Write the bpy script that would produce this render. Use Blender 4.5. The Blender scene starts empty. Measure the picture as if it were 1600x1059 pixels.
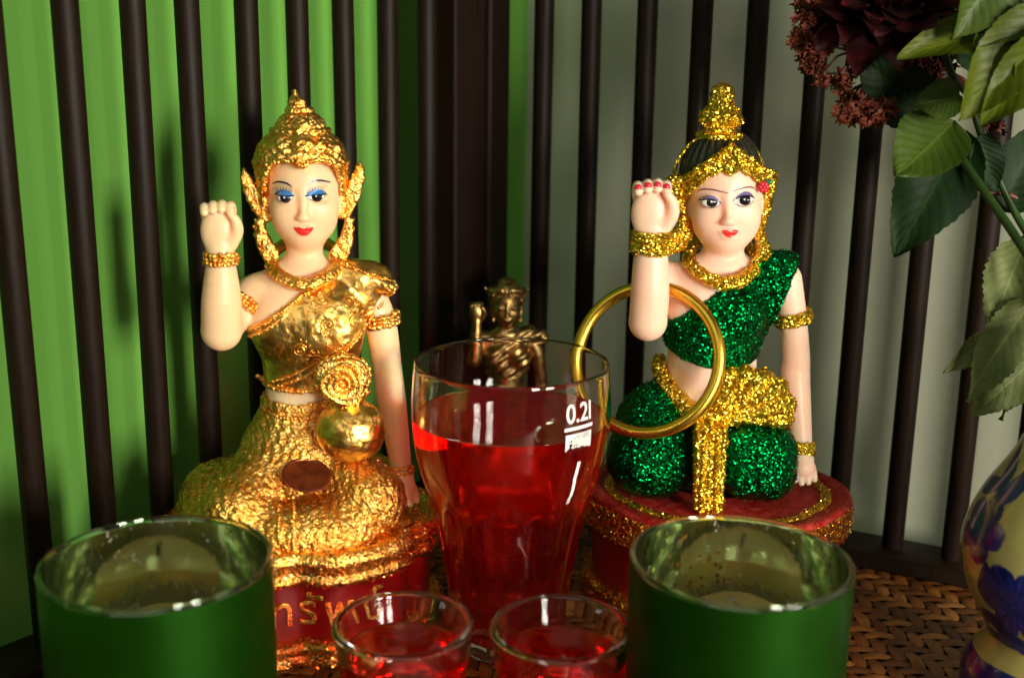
import bpy, math, random
import numpy as np
from mathutils import Matrix, Vector
import openvdb
random.seed(7)
rng = np.random.default_rng(7)
R = math.radians
S = bpy.context.scene
C = S.collection
S.unit_settings.system = 'METRIC'
S.unit_settings.scale_length = 0.01          # one unit is one centimetre

# ------------------------------------------------------------------ camera
cam_d = bpy.data.cameras.new('camera')
cam = bpy.data.objects.new('camera', cam_d)
C.objects.link(cam)
cam_d.sensor_width = 36.0
cam_d.lens = 41.6
cam_d.clip_start = 0.5
cam_d.clip_end = 2000
p_, r_ = R(14.0), R(0.75)
fw = Vector((0, math.cos(p_), -math.sin(p_)))
rt = Vector((1, 0, 0))
up = rt.cross(fw)
rt2 = math.cos(r_) * rt + math.sin(r_) * up
up2 = math.cos(r_) * up - math.sin(r_) * rt
M = Matrix((rt2, up2, -fw)).transposed().to_4x4()
M.translation = Vector((0, 0, 24))
cam.matrix_world = M
cam_d.dof.use_dof = True
cam_d.dof.focus_distance = 48.0
cam_d.dof.aperture_fstop = 0.075
S.camera = cam

# ------------------------------------------------------------------ world, lights, exposure
W = bpy.data.worlds.new('World')
S.world = W
W.use_nodes = True
W.node_tree.nodes['Background'].inputs[0].default_value = (0.95, 0.97, 0.9, 1)
W.node_tree.nodes['Background'].inputs[1].default_value = 0.055


def area(name, loc, target, sx, sy, power, col, spread=180):
    d = bpy.data.lights.new(name, 'AREA')
    d.shape = 'RECTANGLE'
    d.size, d.size_y = sx, sy
    d.energy = power
    d.color = col
    d.spread = R(spread)
    o = bpy.data.objects.new(name, d)
    C.objects.link(o)
    o.location = loc
    o.rotation_euler = (Vector(target) - Vector(loc)).to_track_quat('-Z', 'Y').to_euler()
    return o


# two window panes side by side, low and to the right behind the camera
area('window_pane_light', (54, -62, 27), (-2, 50, 11), 18, 30, 112000, (1.0, 0.93, 0.80))
area('window_pane_light', (82, -42, 27), (-2, 50, 11), 18, 30, 112000, (1.0, 0.93, 0.80))
# wide dim light of the room in front: pale ceiling and wall behind the photographer
area('room_bounce_light', (-25, -55, 95), (0, 48, 10), 110, 60, 28000, (1.0, 0.95, 0.86))

S.view_settings.view_transform = 'Standard'
S.view_settings.look = 'None'
S.view_settings.exposure = 0
S.view_settings.gamma = 1
S.render.film_transparent = False
cy = S.cycles
cy.use_denoising = True
cy.max_bounces = 16
cy.transmission_bounces = 14
cy.glossy_bounces = 10
cy.diffuse_bounces = 4
cy.volume_bounces = 0
cy.transparent_max_bounces = 16
cy.caustics_reflective = True
cy.caustics_refractive = True
cy.blur_glossy = 0.3
cy.sample_clamp_indirect = 50.0

# ------------------------------------------------------------------ object helpers


def link(o):
    C.objects.link(o)
    return o


def empty(name, loc=(0, 0, 0), rz=0, label=None, cat=None, group=None, scale=1):
    o = link(bpy.data.objects.new(name, None))
    o.empty_display_size = 1
    o.location = loc
    o.rotation_euler = (0, 0, rz)
    o.scale = (scale,) * 3
    return tag(o, label, cat, group)


def tag(o, label=None, cat=None, group=None, kind=None):
    if label:
        o['label'] = label
    if cat:
        o['category'] = cat
    if group:
        o['group'] = group
    if kind:
        o['kind'] = kind
    return o


def fast_mesh(name, verts, faces, smooth=True):
    """verts (N,3), faces (M,k) array or list of arrays of equal k / python list of tuples"""
    me = bpy.data.meshes.new(name)
    if isinstance(faces, list):
        me.from_pydata([tuple(v) for v in verts], [], [tuple(int(i) for i in f) for f in faces])
    else:
        verts = np.ascontiguousarray(verts, dtype=np.float32)
        faces = np.ascontiguousarray(faces, dtype=np.int32)
        m, k = faces.shape
        me.vertices.add(len(verts))
        me.vertices.foreach_set('co', verts.ravel())
        me.loops.add(m * k)
        me.loops.foreach_set('vertex_index', faces.ravel())
        me.polygons.add(m)
        me.polygons.foreach_set('loop_start', np.arange(0, m * k, k, dtype=np.int32))
        me.update(calc_edges=True)
        me.validate()
    if smooth:
        me.shade_smooth()
    return me


def obj(name, me, mat=None, parent=None, label=None):
    o = link(bpy.data.objects.new(name, me))
    if mat is not None and len(me.materials) == 0:
        me.materials.append(mat)
    if parent is not None:
        o.parent = parent
    if label:
        o['label'] = label
    return o


class MB:
    """collects simple pieces that belong to ONE part"""

    def __init__(s):
        s.v, s.f, s.n = [], [], 0

    def add(s, v, f):
        v = np.asarray(v, float)
        s.v.append(v)
        for q in f:
            s.f.append(tuple(int(i) + s.n for i in q))
        s.n += len(v)

    def box(s, c, half, rot=0, bev=0.0):
        cx, cy_, cz = c
        hx, hy, hz = half
        b = min(bev, hx * .9, hy * .9, hz * .9)
        # chamfered box: rings
        ring = []
        for (zz, ins) in ((-hz, b), (-hz + b, 0), (hz - b, 0), (hz, b)) if b > 0 else ((-hz, 0), (hz, 0)):
            X, Y = hx - ins, hy - ins
            e = b if b > 0 else 0
            if b > 0:
                pts = [(-X, -Y + e), (-X + e, -Y), (X - e, -Y), (X, -Y + e), (X, Y - e), (X - e, Y), (-X + e, Y), (-X, Y - e)]
            else:
                pts = [(-X, -Y), (X, -Y), (X, Y), (-X, Y)]
            ring.append([(p[0], p[1], zz) for p in pts])
        n = len(ring[0])
        v = np.array([p for rr in ring for p in rr])
        ca, sa = math.cos(rot), math.sin(rot)
        v = np.stack([v[:, 0] * ca - v[:, 1] * sa + cx, v[:, 0] * sa + v[:, 1] * ca + cy_, v[:, 2] + cz], 1)
        f = [tuple(range(n))[::-1]]
        for k in range(len(ring) - 1):
            for i in range(n):
                j = (i + 1) % n
                f.append((k * n + i, k * n + j, (k + 1) * n + j, (k + 1) * n + i))
        f.append(tuple((len(ring) - 1) * n + i for i in range(n)))
        s.add(v, f)

    def tube(s, pts, rad, seg=10, closed=False, cap=True, flat=1.0):
        pts = np.asarray(pts, float)
        n = len(pts)
        rad = np.broadcast_to(rad, (n,))
        t = np.gradient(pts, axis=0) if not closed else (np.roll(pts, -1, 0) - np.roll(pts, 1, 0))
        t /= np.linalg.norm(t, axis=1)[:, None] + 1e-9
        ref = np.array([0, 0, 1.]) if abs(t[0][2]) < .9 else np.array([1., 0, 0])
        a = np.cross(t[0], ref)
        a /= np.linalg.norm(a)
        vs = []
        for i in range(n):
            a = a - t[i] * (a @ t[i])
            a /= np.linalg.norm(a) + 1e-9
            b = np.cross(t[i], a)
            for k in range(seg):
                an = 2 * math.pi * k / seg
                vs.append(pts[i] + rad[i] * (math.cos(an) * a + flat * math.sin(an) * b))
        f = []
        m = n if closed else n - 1
        for i in range(m):
            for k in range(seg):
                i2, k2 = (i + 1) % n, (k + 1) % seg
                f.append((i * seg + k, i2 * seg + k, i2 * seg + k2, i * seg + k2))
        if not closed and cap:
            f.append(tuple(range(seg)))
            f.append(tuple((n - 1) * seg + k for k in range(seg))[::-1])
        s.add(vs, f)

    def sphere(s, c, r, nu=8, nv=6, rot=None):
        r = np.broadcast_to(r, (3,))
        v = [(0, 0, 1)]
        for j in range(1, nv):
            a = math.pi * j / nv
            for i in range(nu):
                b = 2 * math.pi * i / nu
                v.append((math.sin(a) * math.cos(b), math.sin(a) * math.sin(b), math.cos(a)))
        v.append((0, 0, -1))
        v = np.array(v) * r
        if rot is not None:
            v = v @ rot.T
        v = v + np.asarray(c)
        f = [(0, 1 + i, 1 + (i + 1) % nu) for i in range(nu)]
        for j in range(nv - 2):
            for i in range(nu):
                a0, b0 = 1 + j * nu, 1 + (j + 1) * nu
                f.append((a0 + i, b0 + i, b0 + (i + 1) % nu, a0 + (i + 1) % nu))
        L = len(v) - 1
        b0 = 1 + (nv - 2) * nu
        f += [(b0 + i, L, b0 + (i + 1) % nu) for i in range(nu)]
        s.add(v, f)

    def grid(s, P):
        """P: (nu,nv,3) sheet"""
        P = np.asarray(P, float)
        a, b = P.shape[:2]
        f = [(i * b + j, (i + 1) * b + j, (i + 1) * b + j + 1, i * b + j + 1) for i in range(a - 1) for j in range(b - 1)]
        s.add(P.reshape(-1, 3), f)

    def mesh(s, name, smooth=True, angle=None):
        v = np.concatenate(s.v)
        me = fast_mesh(name, v, s.f, smooth)
        if angle is not None:
            me.shade_smooth()
            me.set_sharp_from_angle(angle=R(angle)) if hasattr(me, 'set_sharp_from_angle') else None
        return me

    def build(s, name, mat, parent=None, smooth=True, angle=None, label=None):
        return obj(name, s.mesh(name, smooth, angle), mat, parent, label)


def lathe(profile, seg=96, fn=None, z0=0, closed=False, caps=True):
    """profile list of (r,z); fn(theta,r,z)->r. Returns MB"""
    m = MB()
    prof = np.array(profile, float)
    th = np.arange(seg) * 2 * math.pi / seg
    v = []
    for r, z in prof:
        rr = np.full(seg, r) if fn is None else fn(th, r, z)
        v.append(np.stack([rr * np.cos(th), rr * np.sin(th), np.full(seg, z + z0)], 1))
    v = np.concatenate(v)
    n = len(prof)
    f = []
    for k in range(n if closed else n - 1):
        k2 = (k + 1) % n
        for i in range(seg):
            j = (i + 1) % seg
            f.append((k * seg + i, k * seg + j, k2 * seg + j, k2 * seg + i))
    if not closed and caps:
        if prof[0][0] > 0:
            f.append(tuple(range(seg))[::-1])
        if prof[-1][0] > 0:
            f.append(tuple((n - 1) * seg + i for i in range(seg)))
    m.add(v, f)
    return m


def interp_profile(pts, n):
    """smooth Catmull-Rom through (r,z) points"""
    P = np.array(pts, float)
    out = []
    for i in range(len(P) - 1):
        p0, p1, p2, p3 = P[max(i - 1, 0)], P[i], P[i + 1], P[min(i + 2, len(P) - 1)]
        for k in range(n):
            t = k / n
            out.append(.5 * ((2 * p1) + (-p0 + p2) * t + (2 * p0 - 5 * p1 + 4 * p2 - p3) * t * t + (-p0 + 3 * p1 - 3 * p2 + p3) * t ** 3))
    out.append(P[-1])
    return np.array(out)


# ------------------------------------------------------------------ distance-field modelling


class Vol:
    def __init__(s, lo, hi, h):
        s.h = h
        s.lo = np.array(lo, float)
        s.n = np.ceil((np.array(hi, float) - s.lo) / h).astype(int) + 1
        s.a = np.full(s.n, 2.0, dtype=np.float32)
        s.ax = [s.lo[i] + h * np.arange(s.n[i]) for i in range(3)]

    def sl(s, lo, hi, pad):
        r = []
        for i in range(3):
            a = int(max(0, math.floor((lo[i] - pad - s.lo[i]) / s.h)))
            b = int(min(s.n[i], math.ceil((hi[i] + pad - s.lo[i]) / s.h) + 1))
            r.append(slice(a, max(b, a)))
        return tuple(r)

    def grid(s, sl):
        return np.meshgrid(*[s.ax[i][sl[i]].astype(np.float32) for i in range(3)], indexing='ij', sparse=True)

    def add(s, prim, k=0.0):
        f, lo, hi = prim
        sl = s.sl(lo, hi, k + 4 * s.h)
        d = f(*s.grid(sl))
        a = s.a[sl]
        if k > 0:
            hh = np.maximum(k - np.abs(a - d), 0) / k
            s.a[sl] = np.minimum(a, d) - hh * hh * k * .25
        else:
            s.a[sl] = np.minimum(a, d)
        return s

    def sub(s, prim, k=0.0):
        f, lo, hi = prim
        sl = s.sl(lo, hi, k + 3 * s.h)
        d = -f(*s.grid(sl))
        a = s.a[sl]
        if k > 0:
            hh = np.maximum(k - np.abs(a - d), 0) / k
            s.a[sl] = np.maximum(a, d) + hh * hh * k * .25
        else:
            s.a[sl] = np.maximum(a, d)
        return s

    def clip(s, fn, k=0.0):
        """keep where fn<0"""
        g = s.grid((slice(None),) * 3)
        d = fn(*g)
        if k > 0:
            hh = np.maximum(k - np.abs(s.a - d), 0) / k
            s.a = np.maximum(s.a, d) + hh * hh * k * .25
        else:
            s.a = np.maximum(s.a, d)
        s.a = s.a.astype(np.float32)
        return s

    def copy(s):
        c = Vol.__new__(Vol)
        c.h, c.lo, c.n, c.ax, c.a = s.h, s.lo, s.n, s.ax, s.a.copy()
        return c

    def verts(s):
        b = 3 * s.h
        a = np.clip(s.a, -b, b)
        a[0], a[-1] = b, b
        a[:, 0], a[:, -1] = b, b
        a[:, :, 0], a[:, :, -1] = b, b
        g = openvdb.FloatGrid(b)
        g.copyFromArray(np.ascontiguousarray(a))
        p, q = g.convertToQuads(0.0)
        return p * s.h + s.lo, q[:, ::-1]

    def mesh(s, name, disp=None):
        v, q = s.verts()
        me = fast_mesh(name, v, q)
        if disp is not None:
            n = np.empty(len(v) * 3, np.float32)
            me.vertex_normals.foreach_get('vector', n)
            n = n.reshape(-1, 3)
            v = v + n * disp(v)[:, None]
            me.vertices.foreach_set('co', v.astype(np.float32).ravel())
            me.update()
        return me

    def surf_y(s, x, z, off=0.0, ymax=9e9):
        """front (lowest y) surface at local x,z"""
        x = np.asarray(x, float)
        z = np.asarray(z, float)
        sh = x.shape
        x, z = x.ravel(), z.ravel()
        fx = np.clip((x - s.lo[0]) / s.h, 0, s.n[0] - 1.001)
        fz = np.clip((z - s.lo[2]) / s.h, 0, s.n[2] - 1.001)
        ix, iz = fx.astype(int), fz.astype(int)
        tx, tz = (fx - ix)[:, None], (fz - iz)[:, None]
        col = (s.a[ix, :, iz] * (1 - tx) * (1 - tz) + s.a[ix + 1, :, iz] * tx * (1 - tz)
               + s.a[ix, :, iz + 1] * (1 - tx) * tz + s.a[ix + 1, :, iz + 1] * tx * tz)
        inside = col < off
        k = np.argmax(inside, axis=1)
        hit = inside.any(axis=1) & (k > 0)
        k = np.maximum(k, 1)
        i = np.arange(len(x))
        a, b = col[i, k - 1], col[i, k]
        y = s.lo[1] + s.h * (k - 1 + (a - off) / np.maximum(a - b, 1e-6))
        y[~hit] = 0.6
        return y.reshape(sh)


def cap(a, b, ra, rb=None):
    a, b = np.array(a, float), np.array(b, float)
    rb = ra if rb is None else rb
    ab = b - a
    L2 = max(ab @ ab, 1e-9)

    def f(X, Y, Z):
        t = np.clip(((X - a[0]) * ab[0] + (Y - a[1]) * ab[1] + (Z - a[2]) * ab[2]) / L2, 0, 1)
        return np.sqrt((X - a[0] - t * ab[0]) ** 2 + (Y - a[1] - t * ab[1]) ** 2 + (Z - a[2] - t * ab[2]) ** 2) - (ra + (rb - ra) * t)
    m = max(ra, rb)
    return f, np.minimum(a, b) - m, np.maximum(a, b) + m


def rotm(rx=0, ry=0, rz=0):
    return np.array((Matrix.Rotation(R(rz), 3, 'Z') @ Matrix.Rotation(R(ry), 3, 'Y') @ Matrix.Rotation(R(rx), 3, 'X')))


def ell(c, r, rot=(0, 0, 0)):
    c, r = np.array(c, float), np.array(r, float)
    m = rotm(*rot)
    ident = not any(rot)

    def f(X, Y, Z):
        x, y, z = X - c[0], Y - c[1], Z - c[2]
        if not ident:
            x, y, z = (m[0, 0] * x + m[1, 0] * y + m[2, 0] * z, m[0, 1] * x + m[1, 1] * y + m[2, 1] * z, m[0, 2] * x + m[1, 2] * y + m[2, 2] * z)
        k0 = np.sqrt((x / r[0]) ** 2 + (y / r[1]) ** 2 + (z / r[2]) ** 2)
        k1 = np.sqrt((x / r[0] ** 2) ** 2 + (y / r[1] ** 2) ** 2 + (z / r[2] ** 2) ** 2)
        return k0 * (k0 - 1) / np.maximum(k1, 1e-6)
    e = np.abs(m) @ r
    return f, c - e, c + e


def rbox(c, hlf, rad=.1, rot=(0, 0, 0)):
    c, hlf = np.array(c, float), np.array(hlf, float)
    m = rotm(*rot)

    def f(X, Y, Z):
        x, y, z = X - c[0], Y - c[1], Z - c[2]
        x, y, z = (m[0, 0] * x + m[1, 0] * y + m[2, 0] * z, m[0, 1] * x + m[1, 1] * y + m[2, 1] * z, m[0, 2] * x + m[1, 2] * y + m[2, 2] * z)
        qx, qy, qz = np.abs(x) - hlf[0] + rad, np.abs(y) - hlf[1] + rad, np.abs(z) - hlf[2] + rad
        return np.sqrt(np.maximum(qx, 0) ** 2 + np.maximum(qy, 0) ** 2 + np.maximum(qz, 0) ** 2) + np.minimum(np.maximum(qx, np.maximum(qy, qz)), 0) - rad
    e = np.abs(m) @ hlf
    return f, c - e, c + e


def spin(cx, cy_, prof):
    """solid of revolution around a vertical axis: prof list (r,z) ascending z; approximate distance"""
    P = np.array(prof, float)

    def f(X, Y, Z):
        rr = np.interp(Z, P[:, 1], P[:, 0])
        slope = np.abs(np.interp(Z + .05, P[:, 1], P[:, 0]) - np.interp(Z - .05, P[:, 1], P[:, 0])) / .1
        d = (np.sqrt((X - cx) ** 2 + (Y - cy_) ** 2) - rr) / np.sqrt(1 + np.minimum(slope, 3) ** 2)
        return np.maximum(d, np.maximum(P[0, 1] - Z, Z - P[-1, 1]))
    m = P[:, 0].max()
    return f, np.array([cx - m, cy_ - m, P[0, 1]]), np.array([cx + m, cy_ + m, P[-1, 1]])


def polycap(pts, rads):
    cs = [cap(pts[i], pts[i + 1], rads[i], rads[i + 1]) for i in range(len(pts) - 1)]

    def f(X, Y, Z):
        d = cs[0][0](X, Y, Z)
        for c in cs[1:]:
            d = np.minimum(d, c[0](X, Y, Z))
        return d
    return f, np.min([c[1] for c in cs], axis=0), np.max([c[2] for c in cs], axis=0)


def smooth_pts(pts, rads, n=5):
    A = np.c_[np.array(pts, float), np.array(rads, float)]
    out = []
    for i in range(len(A) - 1):
        p0, p1, p2, p3 = A[max(i - 1, 0)], A[i], A[i + 1], A[min(i + 2, len(A) - 1)]
        for k in range(n):
            t = k / n
            out.append(.5 * ((2 * p1) + (-p0 + p2) * t + (2 * p0 - 5 * p1 + 4 * p2 - p3) * t * t + (-p0 + 3 * p1 - 3 * p2 + p3) * t ** 3))
    out.append(A[-1])
    out = np.array(out)
    return out[:, :3], out[:, 3]


def chain(vol, pts, rads, k=.1, n=4):
    p, r = smooth_pts(pts, rads, n)
    vol.add(polycap(p, r), k)


# numpy value noise
_T = rng.random((32, 32, 32)).astype(np.float32)


def vnoise(P, sc):
    q = P * sc + 100.3
    i = np.floor(q).astype(int)
    f = (q - i).astype(np.float32)
    f = f * f * (3 - 2 * f)
    i &= 31
    j = (i + 1) & 31
    x, y, z = f[:, 0], f[:, 1], f[:, 2]

    def g(a, b, c):
        return _T[a, b, c]
    c00 = g(i[:, 0], i[:, 1], i[:, 2]) * (1 - x) + g(j[:, 0], i[:, 1], i[:, 2]) * x
    c10 = g(i[:, 0], j[:, 1], i[:, 2]) * (1 - x) + g(j[:, 0], j[:, 1], i[:, 2]) * x
    c01 = g(i[:, 0], i[:, 1], j[:, 2]) * (1 - x) + g(j[:, 0], i[:, 1], j[:, 2]) * x
    c11 = g(i[:, 0], j[:, 1], j[:, 2]) * (1 - x) + g(j[:, 0], j[:, 1], j[:, 2]) * x
    return (c00 * (1 - y) + c10 * y) * (1 - z) + (c01 * (1 - y) + c11 * y) * z - .5


def rough(*ab):
    """displacement from pairs (amplitude, frequency)"""
    return lambda P: sum(a * 2 * vnoise(P, s) for a, s in ab)


# ------------------------------------------------------------------ materials


class NT:
    def __init__(s, name):
        s.m = bpy.data.materials.new(name)
        s.m.use_nodes = True
        s.t = s.m.node_tree
        s.b = s.t.nodes['Principled BSDF']
        s.out = s.t.nodes['Material Output']
        s._oc = None

    def n(s, typ, **kw):
        nd = s.t.nodes.new(typ)
        for k, v in kw.items():
            if k.startswith('i_'):
                key = k[2:]
                key = int(key) if key.isdigit() else key.replace('_', ' ')
                if hasattr(v, 'is_linked') or isinstance(v, bpy.types.NodeSocket):
                    s.t.links.new(v, nd.inputs[key])
                else:
                    nd.inputs[key].default_value = v
            else:
                setattr(nd, k, v)
        return nd

    def set(s, **kw):
        for k, v in kw.items():
            k = k.replace('_', ' ')
            if isinstance(v, bpy.types.NodeSocket):
                s.t.links.new(v, s.b.inputs[k])
            else:
                s.b.inputs[k].default_value = v
        return s

    @property
    def oc(s):
        if s._oc is None:
            s._oc = s.n('ShaderNodeTexCoord').outputs['Object']
        return s._oc

    def noise(s, scale, detail=3, rough_=.55, vec=None, dist=0):
        return s.n('ShaderNodeTexNoise', i_Vector=vec or s.oc, i_Scale=scale, i_Detail=detail, i_Roughness=rough_, i_Distortion=dist).outputs['Fac']

    def voro(s, scale, vec=None, feature='F1', out='Distance'):
        return s.n('ShaderNodeTexVoronoi', feature=feature, i_Vector=vec or s.oc, i_Scale=scale).outputs[out]

    def ramp(s, fac, *stops, interp='LINEAR'):
        r = s.n('ShaderNodeValToRGB', i_Fac=fac)
        r.color_ramp.interpolation = interp
        e = r.color_ramp.elements
        while len(e) < len(stops):
            e.new(.5)
        for el, (p, c) in zip(e, stops):
            el.position = p
            el.color = (*c, 1) if len(c) == 3 else c
        return r.outputs['Color']

    def mix(s, fac, a, b, typ='MIX'):
        m = s.n('ShaderNodeMix', data_type='RGBA', blend_type=typ)
        for sock, v in ((m.inputs[0], fac), (m.inputs[6], a), (m.inputs[7], b)):
            if isinstance(v, bpy.types.NodeSocket):
                s.t.links.new(v, sock)
            else:
                sock.default_value = v if not isinstance(v, tuple) or len(v) == 4 else (*v, 1)
        return m.outputs[2]

    def math(s, op, a, b=0.0, c=0.0):
        m = s.n('ShaderNodeMath', operation=op)
        for i, v in enumerate((a, b, c)):
            if isinstance(v, bpy.types.NodeSocket):
                s.t.links.new(v, m.inputs[i])
            else:
                m.inputs[i].default_value = v
        return m.outputs[0]

    def mapping(s, scale=(1, 1, 1), rot=(0, 0, 0), vec=None):
        return s.n('ShaderNodeMapping', i_Vector=vec or s.oc, i_Scale=scale, i_Rotation=tuple(R(a) for a in rot)).outputs[0]

    def bump(s, h, strength=.3, dist=.05, normal=None):
        b = s.n('ShaderNodeBump', i_Height=h, i_Strength=strength, i_Distance=dist)
        if normal is not None:
            s.t.links.new(normal, b.inputs['Normal'])
        return b.outputs[0]


def m_wax(name, col, rad, scale):
    t = NT(name)
    c = t.ramp(t.noise(.7, 3), (.3, tuple(v * .95 for v in col)), (.7, col))
    t.set(Base_Color=c, Roughness=.42, Subsurface_Weight=.9, Subsurface_Radius=rad, Subsurface_Scale=scale, Specular_IOR_Level=.45,
          Normal=t.bump(t.noise(2.2, 3), .25, .05))
    return t.m


def m_foil(name, c1, c2, fine=9, strength=.9, rgh=.24):
    """gold leaf over a red ground: crumpled relief, worn spots"""
    t = NT(name)
    n1 = t.noise(fine, 4, .6, dist=.6)
    v1 = t.voro(fine * .8, out='Distance')
    h = t.math('ADD', n1, t.math('MULTIPLY', v1, .7))
    col = t.ramp(t.noise(2.6, 4), (.34, c2), (.52, c1), (.8, (1.0, .74, .26)))
    worn = t.ramp(t.noise(fine * .6, 4, .7), (.62, (0, 0, 0)), (.72, (1, 1, 1)))
    t.set(Base_Color=t.mix(worn, col, (.50, .10, .02, 1)), Metallic=t.math('SUBTRACT', 1.0, t.math('MULTIPLY', worn, .35)),
          Roughness=rgh, Normal=t.bump(h, strength, .06))
    return t.m


def m_glitter(name, ca, cb, cc, scale=19., tilt=.7, metal=1.0, rgh=.28):
    """tiny flakes glued at random angles: every cell gets its own facet normal"""
    t = NT(name)
    v = t.n('ShaderNodeTexVoronoi', feature='F1', i_Vector=t.oc, i_Scale=scale)
    cell = v.outputs['Color']
    geo = t.n('ShaderNodeNewGeometry').outputs['Normal']
    off = t.n('ShaderNodeVectorMath', operation='SUBTRACT')
    t.t.links.new(cell, off.inputs[0])
    off.inputs[1].default_value = (.5, .5, .5)
    sc = t.n('ShaderNodeVectorMath', operation='SCALE')
    t.t.links.new(off.outputs[0], sc.inputs[0])
    sc.inputs['Scale'].default_value = tilt * 2
    ad = t.n('ShaderNodeVectorMath', operation='ADD')
    t.t.links.new(geo, ad.inputs[0])
    t.t.links.new(sc.outputs[0], ad.inputs[1])
    nm = t.n('ShaderNodeVectorMath', operation='NORMALIZE')
    t.t.links.new(ad.outputs[0], nm.inputs[0])
    sep = t.n('ShaderNodeSeparateColor')
    t.t.links.new(cell, sep.inputs[0])
    col = t.ramp(sep.outputs[0], (0, ca), (.5, cb), (1, cc))
    t.set(Base_Color=col, Metallic=metal, Roughness=rgh, Normal=nm.outputs[0])
    return t.m


def m_plain(name, col, rgh=.5, metal=0, **kw):
    t = NT(name)
    t.set(Base_Color=(*col, 1), Roughness=rgh, Metallic=metal, **kw)
    return t.m


def m_wood(name, dark, light, rgh=.38, scale=(6, 6, .5)):
    t = NT(name)
    g = t.noise(1.2, 6, .6, vec=t.mapping(scale))
    t.set(Base_Color=t.ramp(g, (.3, dark), (.75, light)), Roughness=t.math('ADD', rgh - .08, t.math('MULTIPLY', g, .2)),
          Specular_IOR_Level=.15, Normal=t.bump(g, .25, .03))
    return t.m


def m_wall(name, c1, c2):
    t = NT(name)
    t.set(Base_Color=t.ramp(t.noise(.05, 4), (.35, c1), (.7, c2)), Roughness=.75,
          Normal=t.bump(t.noise(1.6, 5), .25, .08))
    return t.m


def m_glass(name, col=(1, 1, 1), ior=1.5, rgh=0.0):
    t = NT(name)
    t.set(Base_Color=(*col, 1), Roughness=rgh, IOR=ior, Transmission_Weight=1.0)
    return t.m


def m_liquid(name, absorb, dens, cloud):
    t = NT(name)
    # the free surface borders on air; the sides border on the glass, which carries that interface itself
    top_ = t.n('ShaderNodeAttribute', attribute_name='free_surface').outputs['Fac']
    t.set(Base_Color=(1, 1, 1, 1), Roughness=0, IOR=t.math('ADD', 1.0, t.math('MULTIPLY', top_, .34)), Transmission_Weight=1.0)
    # slightly cloudy: a little light is scattered back by the drink itself
    df = t.n('ShaderNodeBsdfDiffuse', i_Color=(.95, .012, .004, 1))
    tl = t.n('ShaderNodeBsdfTranslucent', i_Color=(1.0, .03, .008, 1))
    m1 = t.n('ShaderNodeMixShader', i_Fac=.5)
    t.t.links.new(df.outputs[0], m1.inputs[1])
    t.t.links.new(tl.outputs[0], m1.inputs[2])
    m2 = t.n('ShaderNodeMixShader', i_Fac=cloud)
    t.t.links.new(t.b.outputs[0], m2.inputs[1])
    t.t.links.new(m1.outputs[0], m2.inputs[2])
    t.t.links.new(m2.outputs[0], t.out.inputs['Surface'])
    v = t.n('ShaderNodeVolumeAbsorption', i_Color=(*absorb, 1), i_Density=dens)
    t.t.links.new(v.outputs[0], t.out.inputs['Volume'])
    return t.m


MT = {}
MT['wax_y'] = m_wax('ivory_wax', (.92, .62, .37), (1.0, .42, .10), .7)
MT['wax_p'] = m_wax('pink_wax', (.93, .61, .46), (1.0, .36, .14), .65)
MT['foil'] = m_foil('gold_leaf', (.97, .54, .12), (.82, .32, .045), fine=10, strength=.7, rgh=.27)
MT['foil_smooth'] = m_foil('smooth_gold_leaf', (.96, .57, .13), (.86, .38, .06), fine=3.2, strength=.6, rgh=.3)
MT['foil_skirt'] = m_foil('patterned_gold_leaf', (.92, .50, .11), (.72, .30, .045), fine=11, strength=.8, rgh=.27)
MT['glit_gold'] = m_glitter('gold_glitter', (.55, .27, .01), (.95, .58, .03), (1.0, .80, .12))
MT['glit_green'] = m_glitter('green_glitter', (.0, .03, .006), (.0, .13, .025), (.0, .30, .06))
MT['glit_red'] = m_glitter('red_gold_glitter', (.5, .04, .02), (.65, .16, .03), (.95, .55, .06))
MT['red_lacquer'] = NT('red_lacquer').set(Base_Color=(.33, .004, .005, 1), Roughness=.36, Coat_Weight=.3).m
_t = NT('worn_pink_red_paint')
_t.set(Base_Color=_t.ramp(_t.noise(2.5, 4), (.35, (.38, .008, .008)), (.7, (.60, .06, .045))), Roughness=.45, Specular_IOR_Level=.2, Normal=_t.bump(_t.noise(6, 3), .3, .03))
MT['pink_paint'] = _t.m
MT['black_paint'] = m_plain('black_paint', (.008, .008, .012), .25)
MT['brow'] = m_plain('dark_brown_paint', (.05, .02, .02), .4)
MT['brow_thin'] = m_plain('brown_paint', (.11, .04, .03), .4)
MT['white_paint'] = m_plain('white_paint', (.75, .72, .66), .3)
MT['blue_lid'] = m_plain('blue_eyeshadow', (.03, .20, .55), .35)
MT['violet_lid'] = m_plain('violet_eyeshadow', (.15, .13, .30), .4)
MT['lip'] = m_plain('red_lip_paint', (.75, .03, .02), .3)
MT['nail'] = m_plain('red_nail_paint', (.65, .01, .03), .25)
MT['nail_soft'] = m_plain('faded_nail_paint', (.55, .17, .12), .35)
MT['grey_lid'] = m_plain('grey_brown_eyeshadow', (.62, .45, .24), .4)
_t = NT('dark_painted_hair')
_w = _t.noise(5, 3, vec=_t.mapping((6, 1, 1), (0, 20, 0)))
_t.set(Base_Color=_t.ramp(_w, (.4, (.006, .006, .004)), (.7, (.035, .035, .018))), Roughness=.4, Normal=_t.bump(_w, .6, .05))
MT['hair'] = _t.m
MT['wood'] = m_wood('dark_brown_wood', (.006, .003, .0015), (.015, .0075, .004), .5)
MT['wood_red'] = m_wood('reddish_dark_wood', (.005, .0016, .0006), (.012, .0035, .0015), .6)
MT['wall_green'] = m_wall('green_wall_paint', (.125, .365, .042), (.145, .405, .052))
MT['wall_grey'] = m_wall('pale_grey_plaster', (.46, .49, .35), (.53, .555, .42))
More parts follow.
